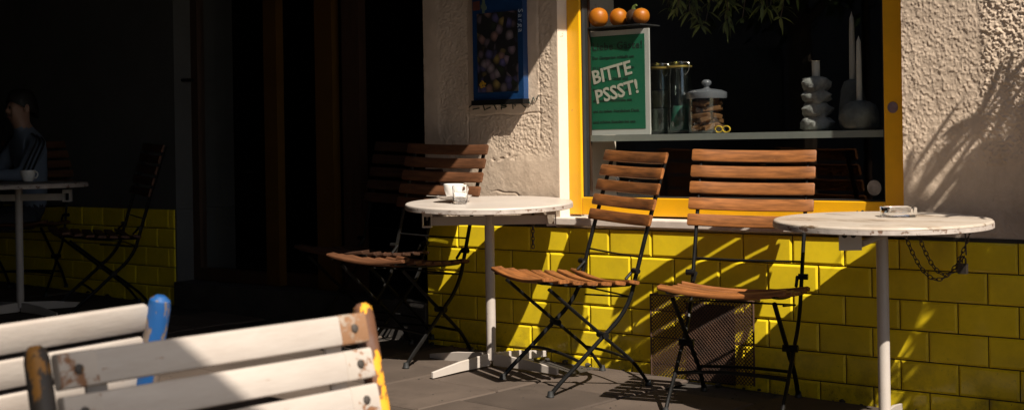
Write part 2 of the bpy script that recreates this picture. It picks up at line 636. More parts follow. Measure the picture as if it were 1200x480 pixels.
tag(slope_sheet(-9, 9, -6.2, 0.3, -0.022).build('pavement', M['soil']), kind='structure')
pav = bpy.data.objects['pavement']
tag(slope_sheet(-60, 60, -60, 30, -0.14).build('road', M['road']), kind='structure')

SW = 0.44
sm = MB()
h = SW / 2 - 0.0045
b = 0.006
sm.add([(-h, -h, -0.012), (h, -h, -0.012), (h, h, -0.012), (-h, h, -0.012),
        (-h, -h, -b), (h, -h, -b), (h, h, -b), (-h, h, -b),
        (-h + b, -h + b, 0), (h - b, -h + b, 0), (h - b, h - b, 0), (-h + b, h - b, 0)],
       [(0, 1, 5, 4), (1, 2, 6, 5), (2, 3, 7, 6), (3, 0, 4, 7), (4, 5, 9, 8), (5, 6, 10, 9), (6, 7, 11, 10), (7, 4, 8, 11), (8, 9, 10, 11)])
slab_me = sm.mesh('slab', M['slab'], smooth=False)
ncol = 0
for i in range(-11, 8):
    off = 0.0 if i % 2 == 0 else SW / 2
    for j in range(1, 13):
        cx = 0.89 - SW / 2 + i * SW
        cy = -0.745 + off + SW * 1.5 - j * SW
        if cy > -SW / 2 - 0.02:
            continue
        if cy < -4.6:
            continue
        s = link('slab', slab_me, pav)
        s.rotation_mode = 'QUATERNION'
        s.location = (cx, cy, gz(cx, cy) + random.uniform(-0.002, 0.002))
        s.rotation_quaternion = TILT @ Quaternion((random.uniform(-1, 1), random.uniform(-1, 1), 0), 0.004) @ Quaternion((0, 0, 1), random.choice((0, math.pi / 2, math.pi)))
        ncol += 1
# half slabs and dirt strip against the plinth
strip = MB()
for k in range(60):
    x = -3.2 + k * 0.11 + random.uniform(-0.03, 0.03)
    y = -0.035 + random.uniform(-0.02, 0.02)
    r = random.uniform(0.006, 0.014)
    strip.lathe([(r * 0.9, 0), (r, r * 0.5), (r * 0.5, r * 0.9), (0.0001, r)], 6, (x, y, gz(x, y) - 0.016), wob=0.2)
for k in range(420):
    x = random.uniform(-1.0, 2.6)
    y = -0.03 - abs(random.gauss(0, 0.28)) if k % 3 else random.uniform(-1.6, -0.05)
    r = random.uniform(0.0015, 0.0045)
    strip.lathe([(r, 0), (r * 0.8, r * 0.6), (0.0001, r * 0.8)], 5, (x, y, gz(x, y) + 0.0005), wob=0.3)
tag(strip.build('grit', M['soil']), 'dark grit and leaf litter along the foot of the tiled wall', 'grit', kind='stuff')

# ================================================================== FACADE
TW, TT = 0.22, 0.11                      # tile pitch
TZ = 0.603                               # top of the tiles
fac = thing('cafe_facade', 'cream plastered corner cafe front with yellow glazed tile plinth and yellow window', 'building')


def band(a, lo, hi, w=0.01):
    return np.clip((a - lo) / w, 0, 1) * np.clip((hi - a) / w, 0, 1)


def pier_relief(X, Z):
    rough_ = np.clip(fbm(X, Z, 115, 3, 3, 0.65) - 0.3, 0, 1) * 0.0062 + fbm(X, Z, 9, 9) * 0.003
    smooth_ = fbm(X, Z, 48, 21, 3, 0.6) * 0.0020 + fbm(X, Z, 4.5, 5) * 0.004
    # smooth border round the poster case, smooth patch in the lower right, rough cast elsewhere
    k = np.maximum(band(X, 0.075, 0.50) * band(Z, 1.10, 1.9), band(X, 0.565, 0.64, 0.02))
    wob = fbm(X, Z, 6, 77) * 0.25
    k = np.maximum(k, np.clip((0.90 + wob * 0.6 - Z) / 0.05, 0, 1) * np.clip((X - 0.0) / 0.1, 0, 1))
    k = np.maximum(k, band(X, -0.215, -0.10, 0.02))
    y = rough_ * (1 - k) + (smooth_ + 0.001) * k
    # incised joints
    y -= 0.003 * np.exp(-((Z - 1.105 - 0.004 * np.sin(X * 30)) / 0.004) ** 2) * band(X, 0.07, 0.52)
    for xx in (0.075, 0.505):
        y -= 0.0022 * np.exp(-((X - xx) / 0.004) ** 2) * band(Z, 0.98, 1.92)
    # small chips, a broken line near the chair back
    y -= np.clip((0.016 - np.abs(Z - 0.905 - 0.012 * np.sin(X * 25))) / 0.01, 0, 1) * np.clip((fbm(X, Z, 45, 51) - 0.52) / 0.05, 0, 1) * band(X, 0.18, 0.44, 0.05) * 0.003
    crack = np.abs(Z - 0.70 - 0.05 * fbm(X, Z, 9, 13) - 0.03 * np.sin(X * 8))
    y -= 0.0025 * np.exp(-(crack / 0.0035) ** 2) * band(X, 0.2, 0.56, 0.05)
    return y


def right_relief(X, Z):
    coarse = np.clip((X - 2.495 - 0.02 * fbm(X, Z, 30, 8)) / 0.03, 0, 1)
    a = fbm(X, Z * 0.8, 130, 5, 2, 0.65)
    fine = np.clip(a - 0.40, 0, 1) * 0.0056 + fbm(X, Z, 30, 15, 2) * 0.003
    c = fbm(X, Z, 125, 25, 2, 0.6)
    rough_ = np.clip(c - 0.36, 0, 1) * 0.0115 + fbm(X, Z, 25, 45, 2) * 0.003 + 0.002
    low = np.clip((0.86 + 0.05 * fbm(X, Z, 5, 63) - Z) / 0.03, 0, 1)
    y = fine * (1 - coarse) + rough_ * coarse
    smooth_ = fbm(X, Z, 26, 35, 4) * 0.005
    y = y * (1 - low * 0.8) + smooth_ * low * 0.8
    return y


ZT = 2.6
m = MB()
m.box(-0.209, 0.606, 0.004, 0.42, 0.60, ZT)
m.box(0.606, 2.222, 0.004, 0.42, 2.30, ZT)          # lintel
m.box(2.222, 6.5, 0.004, 0.42, 0.60, ZT)
m.box(-0.209, 6.5, 0.006, 0.42, -0.2, 0.598)
m.build('wall_body', M['smooth_plaster'], fac, smooth=False)
relief('plaster_wall', -0.209, 0.607, TZ + 0.004, 1.75, 0.0028, pier_relief, M['stucco'], fac)
relief('plaster_wall', 2.221, 3.1, TZ + 0.004, 1.75, 0.0028, right_relief, M['stucco'], fac)
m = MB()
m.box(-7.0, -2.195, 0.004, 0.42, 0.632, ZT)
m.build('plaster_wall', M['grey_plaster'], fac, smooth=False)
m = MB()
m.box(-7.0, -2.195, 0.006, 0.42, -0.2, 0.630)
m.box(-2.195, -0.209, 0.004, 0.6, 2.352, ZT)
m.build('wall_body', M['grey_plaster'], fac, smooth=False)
# upper storey
m = MB()
m.box(-7.0, 6.5, 0.0, 0.42, ZT + 0.002, 7.0)
m.build('upper_wall', M['stucco'], fac, smooth=False)
# dark cornice line between plaster and tiles
for (xa, xb) in ((-0.206, 0.584), (2.236, 3.1)):
    m = MB()
    m.box(xa, xb, -0.006, 0.02, TZ - 0.002, TZ + 0.012)
    m.build('joint_strip', M['grout'], fac, smooth=False)


def tile_mesh(w, hh):
    mm = MB()
    a, c = w / 2 - 0.0022, hh / 2 - 0.0022
    e = 0.0075
    prof = [(0.0, 0.006), (0.0, -0.0045), (0.0012, -0.0058), (e, -0.0092), (e + 0.0012, -0.0094)]
    vs = []
    for (ins, y) in prof:
        x, z = a - ins, c - ins
        vs += [(-x, y, -z), (x, y, -z), (x, y, z), (-x, y, z)]
    fs = []
    for i in range(len(prof) - 1):
        for k in range(4):
            l = (k + 1) % 4
            fs.append((i * 4 + k, i * 4 + l, i * 4 + 4 + l, i * 4 + 4 + k))
    o = (len(prof) - 1) * 4
    fs.append((o, o + 1, o + 2, o + 3))
    mm.add(vs, fs)
    return mm.mesh('tile', M['tile'], smooth=False)


TM = {}


def lay_tiles(plinth, x0, x1, ztop, rows, phase):
    for r in range(rows):
        zc = ztop - (r + 0.5) * TT
        off = phase + (TW / 2 if r % 2 else 0)
        k0 = math.floor((x0 - off) / TW)
        k = k0
        while True:
            a, c = off + k * TW, off + (k + 1) * TW
            k += 1
            if a >= x1 - 0.004:
                break
            a, c = max(a, x0), min(c, x1)
            if c - a < 0.025:
                continue
            key = round(c - a, 3)
            if key not in TM:
                TM[key] = tile_mesh(c - a, TT)
            t = link('tile', TM[key], plinth)
            t.location = ((a + c) / 2, random.uniform(-0.0006, 0.0006), zc)
            t.rotation_euler = (random.gauss(0, 0.004), 0, random.gauss(0, 0.004))


gp = MB()
gp.box(-0.205, 3.3, -0.0015, 0.004, -0.1, TZ - 0.001)
pl = gp.build('tiled_plinth', M['grout'], fac, smooth=False)
lay_tiles(pl, -0.207, 3.1, TZ, 6, 0.0)
gp = MB()
gp.box(-4.6, -2.197, -0.0015, 0.004, -0.05, 0.629)
pl2 = gp.build('tiled_plinth', M['grout'], fac, smooth=False)
lay_tiles(pl2, -4.4, -2.197, 0.631, 6, -0.05)

# ---- shop window
win = link('window', None, fac)
FX0, FX1, FY = 0.604, 2.226, 0.07
IX0, IX1, IZ0 = 0.676, 2.112, 0.734
m = MB()
m.box(FX0, IX0, FY, FY + 0.06, 0.657, 2.299)
m.box(IX1, FX1, FY, FY + 0.06, 0.657, 2.299)
m.box(IX0, IX1, FY, FY + 0.06, 0.657, IZ0)
m.box(IX0, IX1, FY, FY + 0.06, 2.25, 2.299)
fr = m.build('window_frame', M['yellow_paint'], win, smooth=False)
bv = fr.modifiers.new('bevel', 'BEVEL')
bv.width = 0.004
bv.segments = 2
m = MB()
m.box(IX0, IX0 + 0.008, FY + 0.012, FY + 0.05, IZ0, 2.25)
m.box(IX1 - 0.008, IX1, FY + 0.012, FY + 0.05, IZ0, 2.25)
m.box(IX0 + 0.008, IX1 - 0.008, FY + 0.012, FY + 0.05, IZ0, IZ0 + 0.006)
m.build('gasket', M['rubber'], win, smooth=False)
m = MB()
m.box(IX0 - 0.05, IX0 + 0.004, FY + 0.062, FY + 0.075, IZ0, 2.25)
m.build('inner_jamb', M['brown_paint'], win, smooth=False)
m = MB()
m.add([(IX0 + 0.008, FY + 0.03, IZ0 + 0.006), (IX1 - 0.008, FY + 0.03, IZ0 + 0.006), (IX1 - 0.008, FY + 0.03, 2.25), (IX0 + 0.008, FY + 0.03, 2.25)], [(0, 1, 2, 3)])
m.build('pane', M['pane'], win, smooth=False)
m = MB()
m.box(0.585, 2.235, -0.020, FY + 0.03, 0.612, 0.648)
sill = m.build('window_sill', M['sill'], win, smooth=False)
bv = sill.modifiers.new('bevel', 'BEVEL')
bv.width = 0.006
bv.segments = 2
m = MB()
m.lathe([(0.0001, 0), (0.021, 0.0), (0.021, 0.0015), (0.0001, 0.0015)], 28)
m.xform(Matrix.Translation((2.149, FY - 0.0005, 1.085)) @ Matrix.Rotation(R(90), 4, 'X'))
tag(m.build('round_sticker', M['sticker_mauve'], win), 'round mauve sticker on the yellow frame')
m = MB()
m.lathe([(0.0001, 0), (0.029, 0.0), (0.029, 0.001), (0.0001, 0.001)], 28)
m.xform(Matrix.Translation((2.055, FY + 0.0285, 0.785)) @ Matrix.Rotation(R(90), 4, 'X'))
tag(m.build('round_sticker', M['sticker_grey'], win), 'round grey sticker low on the glass')
for (dx, rr) in ((-0.022, 0.0035), (0, 0.0065), (0.022, 0.0035)):
    m = MB()
    m.lathe([(0.0001, 0), (rr, 0.0), (rr, 0.001), (0.0001, 0.001)], 12)
    m.xform(Matrix.Translation((2.02 + dx, FY - 0.0004, 0.695)) @ Matrix.Rotation(R(90), 4, 'X'))
    m.build('lock_hole', M['black_hole'], win)

# interior shelf inside the window
m = MB()
m.box(0.62, 2.22, FY + 0.065, 0.40, 0.976, 1.003)
tag(m.build('window_shelf', M['shelf'], win, smooth=False), 'grey green shelf board inside the shop window')
m = MB()
m.box(0.625, 0.965, 0.125, 0.28, 1.474, 1.480)
tag(m.build('fruit_shelf', M['black_hole'], win, smooth=False), 'small dark shelf board carrying the oranges')

# ---- entrance
door = link('door', None, fac)
DY = 0.12
m = MB()
m.box(-2.30, -2.136, DY, DY + 0.05, 0.225, 2.35)
m.box(-2.136, -1.545, DY, DY + 0.05, 0.225, 0.295)
m.build('door_stile', M['brown_paint'], door, smooth=False)
m = MB()
m.box(-1.545, -1.438, DY, DY + 0.05, 0.225, 2.35)
m.build('door_jamb', M['ochre_paint'], door, smooth=False)
m = MB()
m.box(-1.127, -0.994, DY, DY + 0.05, 0.225, 2.35)
m.build('door_jamb', M['ochre_paint'], door, smooth=False)
m = MB()
m.box(-1.438, -0.994, DY + 0.052, DY + 0.09, 0.225, 0.295)
m.box(-0.93, -0.80, DY + 0.01, DY + 0.06, 0.225, 2.35)
m.build('door_frame', M['brown_paint'], door, smooth=False)
m = MB()
m.add([(-2.136, DY + 0.025, 0.295), (-1.545, DY + 0.025, 0.295), (-1.545, DY + 0.025, 2.35), (-2.136, DY + 0.025, 2.35)], [(0, 1, 2, 3)])
m.build('door_pane', M['pane'], door, smooth=False)
m = MB()
m.tube([(-2.215, DY - 0.002, 1.365), (-2.215, DY - 0.05, 1.365), (-2.205, DY - 0.06, 1.365), (-2.10, DY - 0.06, 1.36)], 0.010, 8)
m.build('door_handle', M['black_steel'], door)
m = MB()
m.box(-2.232, -2.198, DY - 0.005, DY - 0.001, 1.13, 1.21)
m.build('lock_plate', M['black_steel'], door, smooth=False)
m = MB()
m.box(-2.193, -0.212, -0.02, 0.9, 0.02, 0.222)
m.build('doorstep', M['dark_stone'], fac, smooth=False)

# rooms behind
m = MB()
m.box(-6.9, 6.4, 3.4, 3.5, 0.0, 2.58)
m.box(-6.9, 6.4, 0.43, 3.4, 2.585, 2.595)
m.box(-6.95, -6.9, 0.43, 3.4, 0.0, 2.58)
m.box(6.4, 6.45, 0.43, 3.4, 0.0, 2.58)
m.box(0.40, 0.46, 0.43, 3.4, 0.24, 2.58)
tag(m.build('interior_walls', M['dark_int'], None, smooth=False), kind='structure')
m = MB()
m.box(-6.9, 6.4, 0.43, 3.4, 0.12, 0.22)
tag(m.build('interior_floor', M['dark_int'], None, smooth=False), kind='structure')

# ---- canopy over the entrance (out of the picture, it shades the left half)
can = thing('entrance_canopy', 'flat dark canopy slab above the shaded entrance', 'canopy', (0, 0, 0))
m = MB()
m.box(-7.0, 1.39, -2.1, -0.002, 2.40, 2.52)
m.build('canopy_slab', M['soffit'], can, smooth=False)
m = MB()
m.box(-7.02, 1.41, -2.12, -2.102, 2.36, 2.55)
m.build('fascia', M['canvas'], can, smooth=False)
m = MB()
nf = 60
for k in range(nf):                       # unseen screen added along the canopy to cut sky light
    x_a, x_b = -7.0 + 6.3 * k / nf, -7.0 + 6.3 * (k + 1) / nf
    y_a, y_b = -2.2 + 0.05 * math.sin(k * 1.3), -2.2 + 0.05 * math.sin((k + 1) * 1.3)
    m.add([(x_a, y_a, gz(x_a, y_a)), (x_b, y_b, gz(x_b, y_b)), (x_b, y_b, 2.36), (x_a, y_a, 2.36)], [(0, 1, 2, 3)])
m.build('added_side_screen', M['canvas'], can)
m = MB()
m.box(-7.0, -6.98, -2.2, -0.01, 0.2, 2.38)
m.build('added_end_screen', M['canvas'], can, smooth=False)  # unseen end screen added to darken the left bay

# ---- mesh guard over the cellar vent
gr = link('vent_guard', None, fac)
m = MB()
m.box(1.27, 1.50, -0.0135, -0.0105, 0.0, 0.315)
m.build('vent_dark_sheet', M['black_hole'], gr, smooth=False)  # black sheet drawn in place of the dark opening behind the mesh
m = MB()
gx0, gx1, gz0, gz1, gy = 1.128, 1.615, 0.015, 0.345, -0.060
p = 0.0155
w2 = 0.0018
for sgn in (1, -1):
    c = -1.2
    while c < 2.4:
        # line z - gz0 = sgn*(x - gx0) + c, clipped
        pts = []
        for x in (gx0, gx1):
            z = gz0 + sgn * (x - gx0) + c
            if gz0 <= z <= gz1:
                pts.append((x, z))
        for z in (gz0, gz1):
            x = gx0 + sgn * (z - gz0 - c)
            if gx0 < x < gx1:
                pts.append((x, z))
        if len(pts) >= 2:
            (xa, za), (xb, zb) = pts[0], pts[1]
            L_ = math.hypot(xb - xa, zb - za)
            if L_ > 0.01:
                nx_, nz_ = -(zb - za) / L_ * w2, (xb - xa) / L_ * w2
                yy = gy + (0.0006 if sgn > 0 else -0.0006)
                vs = []
                for y in (yy - 0.0006, yy + 0.0006):
                    vs += [(xa + nx_, y, za + nz_), (xa - nx_, y, za - nz_), (xb - nx_, y, zb - nz_), (xb + nx_, y, zb + nz_)]
                m.add(vs, [(0, 1, 2, 3), (7, 6, 5, 4), (0, 4, 5, 1), (2, 6, 7, 3), (1, 5, 6, 2), (3, 7, 4, 0)])
        c += p
tag(m.build('mesh_panel', M['rust_mesh'], gr, smooth=False), 'rusty brown lattice mesh in front of a dark vent', kind='stuff')
m = MB()
for (a, c) in (((gx0, gz0), (gx0, gz1)), ((gx1, gz0), (gx1, gz1)), ((gx0, gz1), (gx1, gz1))):
    m.tube([(a[0], gy, a[1]), (c[0], gy, c[1])], 0.004, 6)
for (x, z) in ((gx0, gz1), (gx1, gz1), (gx0, 0.05), (gx1, 0.05)):
    m.tube([(x, gy, z), (x, -0.008, z)], 0.004, 6)
m.build('guard_rim', M['rust_mesh'], gr)

# ---- graffiti under the poster case
def strokes(name, segs, r, y, parent, material):
    mm = MB()
    for s in segs:
        mm.tube([(a, y, c) for (a, c) in s], r, 5, flat=1)
    return mm.build(name, material, parent)


gx, gzz = 0.168, 1.128
S = [[(0.0, 0.038), (0.012, 0.0), (0.05, 0.012)],
     [(0.085, 0.045), (0.072, 0.02), (0.085, 0.0)], [(0.062, 0.022), (0.086, 0.024)],
     [(0.115, 0.0), (0.120, 0.042), (0.145, 0.034), (0.138, 0.008), (0.112, 0.008)], [(0.112, 0.022), (0.148, 0.012)],
     [(0.185, 0.0), (0.180, 0.036), (0.198, 0.014), (0.212, 0.036), (0.262, 0.004)],
     [(-0.085, 0.015), (-0.055, 0.03), (-0.03, 0.04)], [(-0.06, 0.005), (-0.02, 0.01)],
     [(0.27, 0.022), (0.282, 0.03), (0.285, 0.02)], [(0.295, 0.03), (0.305, 0.05), (0.312, 0.034)], [(0.322, 0.04), (0.335, 0.055)]]
gsegs = [[(gx + a, gzz + c) for (a, c) in s] for s in S]
tag(strokes('graffiti', gsegs, 0.0024, -0.0085, fac, M['ink_black']), 'black scrawled letters below the blue poster case')

# ================================================================== POSTER CASE
pc = thing('poster_case', 'blue framed flower poster hung on the plaster pier', 'poster', (0.29, -0.018, 1.40))
PW, PH = 0.151, 0.228
m = MB()
m.box(-PW, PW, -0.018, 0.016, -PH, PH + 0.02)
m.build('case_back', M['case_blue'], pc, smooth=False)
m = MB()
for (a, c, d, e) in ((-PW - .004, PW + .004, -PH - .022, -PH + 0.0), (-PW - .004, PW + .004, PH + 0.02, PH + 0.034)):
    m.box(a, c, -0.030, 0.016, d, e)
m.build('case_frame', M['black_steel'], pc, smooth=False)
m = MB()
m.box(-PW + 0.030, PW - 0.029, -0.021, -0.0185, -PH + 0.035, PH - 0.062)
m.build('flower_print', M['flower_print'], pc, smooth=False)
m = MB()
m.box(-PW + 0.006, -PW + 0.048, -0.021, -0.0185, PH - 0.045, PH - 0.004)
tag(m.build('print_emblem', plain('red_brown_ink', (0.10, 0.03, 0.022), 0.6), pc, smooth=False), 'small red brown square emblem')
m = MB()
for k in range(14):
    a = random.uniform(0, 6.28)
    x, z = -PW + 0.075 + 0.016 * math.cos(a) * random.random(), PH - 0.030 + 0.026 * math.sin(a) * random.random()
    m.box(x - 0.006, x + 0.006, -0.0212 - k * 0.00005, -0.0186, z - 0.008, z + 0.008)
tag(m.build('print_emblem', plain('green_grey_ink', (0.10, 0.13, 0.09), 0.6), pc, smooth=False), 'small pale green plant emblem')
me = text_mesh('Sarga', 0.040, 0.0006, 'LEFT', 1.25)
me.materials.clear()
me.materials.append(plain('pale_blue_ink', (0.34, 0.40, 0.48), 0.6))
me.transform(FACE)
o = link('lettering', me, pc)
o.location = (PW - 0.024, -0.019, PH - 0.055)
o.rotation_euler = (0, R(90), 0)
# little flower heads of the print
yf = plain('yellow_flower_ink', (0.36, 0.20, 0.01), 0.6)
m = MB()
for k in range(24):
    a, r_ = random.uniform(0, 6.28), 0.018 * math.sqrt(random.random())
    x, z = -PW + 0.060 + r_ * math.cos(a), -PH + 0.072 + r_ * math.sin(a)
    m.lathe([(0.0045, 0), (0.0001, 0.001)], 6, (0, 0, 0))
    n_ = 7
    for i in range(len(m.v) - 12, len(m.v)):
        q = m.v[i]
        m.v[i] = (x + q[0], -0.0215 - q[2], z + q[1])
tag(m.build('print_flower', yf, pc), 'yellow flower in the lower corner of the print')

# ================================================================== FOLDING CHAIRS
def slat_bar(x0, x1, prof, bow, axis_y, axis_z, n=8, taper=0.0):
    """bar along x, cross section prof in (axis_y, axis_z); bow(t) -> offset vector"""
    mm = MB()
    frs = []
    for i in range(n + 1):
        t = -1 + 2 * i / n
        x = (x0 + x1) / 2 + (x1 - x0) / 2 * t
        frs.append((Vector((x, 0, 0)) + bow(t), axis_y, axis_z, 1.0))
    # rounded ends
    e0, e1 = frs[0], frs[-1]
    frs = [(e0[0] + Vector((-0.004, 0, 0)), e0[1], e0[2], 0.86)] + frs + [(e1[0] + Vector((0.004, 0, 0)), e1[1], e1[2], 0.86)]
    mm.sweep(prof, frs)
    return mm


def smooth_path(pts, k=4):
    """Catmull-Rom"""
    P = [Vector(p) for p in pts]
    P = [P[0] * 2 - P[1]] + P + [P[-1] * 2 - P[-2]]
    out = []
    for i in range(1, len(P) - 2):
        for j in range(k):
            t = j / k
            a, b_, c, d = P[i - 1], P[i], P[i + 1], P[i + 2]
            out.append(0.5 * ((2 * b_) + (c - a) * t + (2 * a - 5 * b_ + 4 * c - d) * t * t + (3 * b_ - a - 3 * c + d) * t ** 3))
    out.append(P[-2])
    return out


def make_folding_chair(wood):
    root = thing('folding_chair', 'x', 'chair')
    HW = 0.228
    # back slats
    ya, za, yb, zb = -0.292, 0.90, -0.150, 0.43
    ud = Vector((0, ya - yb, za - zb)).normalized()
    nd = Vector((0, ud.z, -ud.y))
    prof = rrect(0.013, 0.045, 0.004)
    for i in range(5):
        t = 0.876 - i * 0.0595
        k = (t - zb) / (za - zb)
        c = Vector((0, yb + (ya - yb) * k, t)) + nd * 0.016
        mm = slat_bar(-HW, HW, prof, lambda q: nd * (-0.014 * (1 - q * q)), nd, ud)
        mm.xform(Matrix.Translation(c))
        mm.build('back_slat', wood, root)
    # seat slats
    for i in range(7):
        k = i / 6
        y = 0.240 - 0.366 * k
        z = 0.432 - 0.030 * k + 0.010 * (2 * k - 1) ** 2
        sl_ = R(-4 + 16 * (k - 0.5) * -1)
        ay = Vector((0, math.cos(sl_), -math.sin(sl_)))
        az = Vector((0, math.sin(sl_), math.cos(sl_)))
        hw = HW - 0.012 * max(0, 1 - i)
        mm = slat_bar(-hw, hw, rrect(0.0475, 0.014, 0.004), lambda q: Vector((0, 0, -0.020 * (1 - q * q))), ay, az)
        mm.xform(Matrix.Translation((0, y, z)))
        mm.build('seat_slat', wood, root)
    st = M['black_steel']
    for s in (-1, 1):
        x = s * 0.200
        m1 = MB()
        pa = smooth_path([(x, ya, za - 0.01), (x, -0.21, 0.635), (x, -0.147, 0.42), (x, -0.118, 0.335), (x, -0.07, 0.268), (x, -0.01, 0.215), (x, 0.10, 0.118), (x, 0.175, 0.055), (x, 0.222, 0.010)])
        m1.tube(pa, 0.0092, 8, flat=0.8)
        up_ = m1.build('upright', st, root)
        m1 = MB()
        m1.lathe([(0.013, 0.0), (0.0145, 0.004), (0.012, 0.012), (0.010, 0.024), (0.0001, 0.025)], 12, (x, 0.222, 0))
        m1.build('foot_cap', M['rubber'], up_)
        x2 = s * 0.176
        m2 = MB()
        pb = smooth_path([(x2, 0.215, 0.400), (x2, 0.10, 0.305), (x2, -0.01, 0.215), (x2, -0.125, 0.122), (x2, -0.172, 0.075), (x2, -0.222, 0.010)])
        m2.tube(pb, 0.0088, 8, flat=0.8)
        lg = m2.build('leg', st, root)
        m2 = MB()
        m2.lathe([(0.013, 0.0), (0.0145, 0.004), (0.012, 0.012), (0.010, 0.024), (0.0001, 0.025)], 12, (x2, -0.222, 0))
        m2.build('foot_cap', M['rubber'], lg)
        m3 = MB()
        m3.tube([(s * 0.160, -0.01, 0.215), (s * 0.214, -0.01, 0.215)], 0.013, 10)
        m3.build('pivot_bolt', st, root)
        m3 = MB()
        m3.tube([(s * 0.190, -0.146, 0.452), (s * 0.224, -0.146, 0.452)], 0.011, 10)
        m3.tube([(s * 0.186, -0.146, 0.452), (s * 0.188, -0.112, 0.42)], 0.006, 6)
        m3.build('hinge_knob', st, root)
        # side rail under the seat slats
        m3 = MB()
        rail = [(s * 0.182, 0.262 - 0.395 * k / 6, 0.418 - 0.030 * k / 6 + 0.010 * (2 * k / 6 - 1) ** 2) for k in range(7)]
        m3.tube(rail, 0.007, 6, flat=1.0)
        m3.build('seat_rail', st, root)
    def bar(name, pts, r):
        mm = MB()
        mm.tube(smooth_path(pts), r, 8)
        mm.build(name, st, root)
    bar('stretcher', [(-0.2, 0.095, 0.122), (-0.1, 0.10, 0.132), (0, 0.104, 0.136), (0.1, 0.10, 0.132), (0.2, 0.095, 0.122)], 0.0065)
    bar('stretcher', [(-0.176, -0.14, 0.108), (0, -0.15, 0.112), (0.176, -0.14, 0.108)], 0.006)
    bar('locking_rod', [(-0.2, -0.172, 0.503), (0, -0.176, 0.500), (0.2, -0.172, 0.503)], 0.0038)
    bar('seat_hoop', [(-0.176, 0.06, 0.372), (-0.172, -0.12, 0.352), (-0.15, -0.142, 0.350), (0.15, -0.142, 0.350), (0.172, -0.12, 0.352), (0.176, 0.06, 0.372)], 0.0036)
    return root


def put(o, x, y, deg, label, group, sc=1.0, dz=0.0):
    """deg: world direction the chair faces (its local +y)"""
    o.location = (x, y, gz(x, y) + dz)
    o.rotation_quaternion = TILT @ Quaternion((0, 0, 1), R(deg - 90))
    o.scale = (sc,) * 3
    tag(o, label, None, group)
    return o


chairA = make_folding_chair(M['wood'])
GRP = 'wooden folding chairs along the cafe wall'
put(chairA, 1.02, -0.425, -112.4, 'folding chair of brown slats and black steel just right of the coffee table, turned sideways', GRP, 1.015)
c3 = copy_tree(chairA)
put(c3, 1.742, -0.392, -71.0, 'orange brown slatted folding chair facing out between the window and the right table', GRP, 1.03)
chairB = make_folding_chair(M['darker_wood'])
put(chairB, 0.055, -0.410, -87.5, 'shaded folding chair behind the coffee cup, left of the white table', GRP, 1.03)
c5 = make_folding_chair(M['shaded_wood'])
put(c5, -0.345, -0.25, -89.0, 'folding chair with shade-darkened slats behind the shaded one at the entrance', GRP, 1.03)
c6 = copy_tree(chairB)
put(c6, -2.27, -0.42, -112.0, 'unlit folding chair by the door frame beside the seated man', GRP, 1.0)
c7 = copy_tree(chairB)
put(c7, -3.30, -0.30, -50.0, 'dark folding chair the man in the striped jacket sits on', GRP, 1.0)

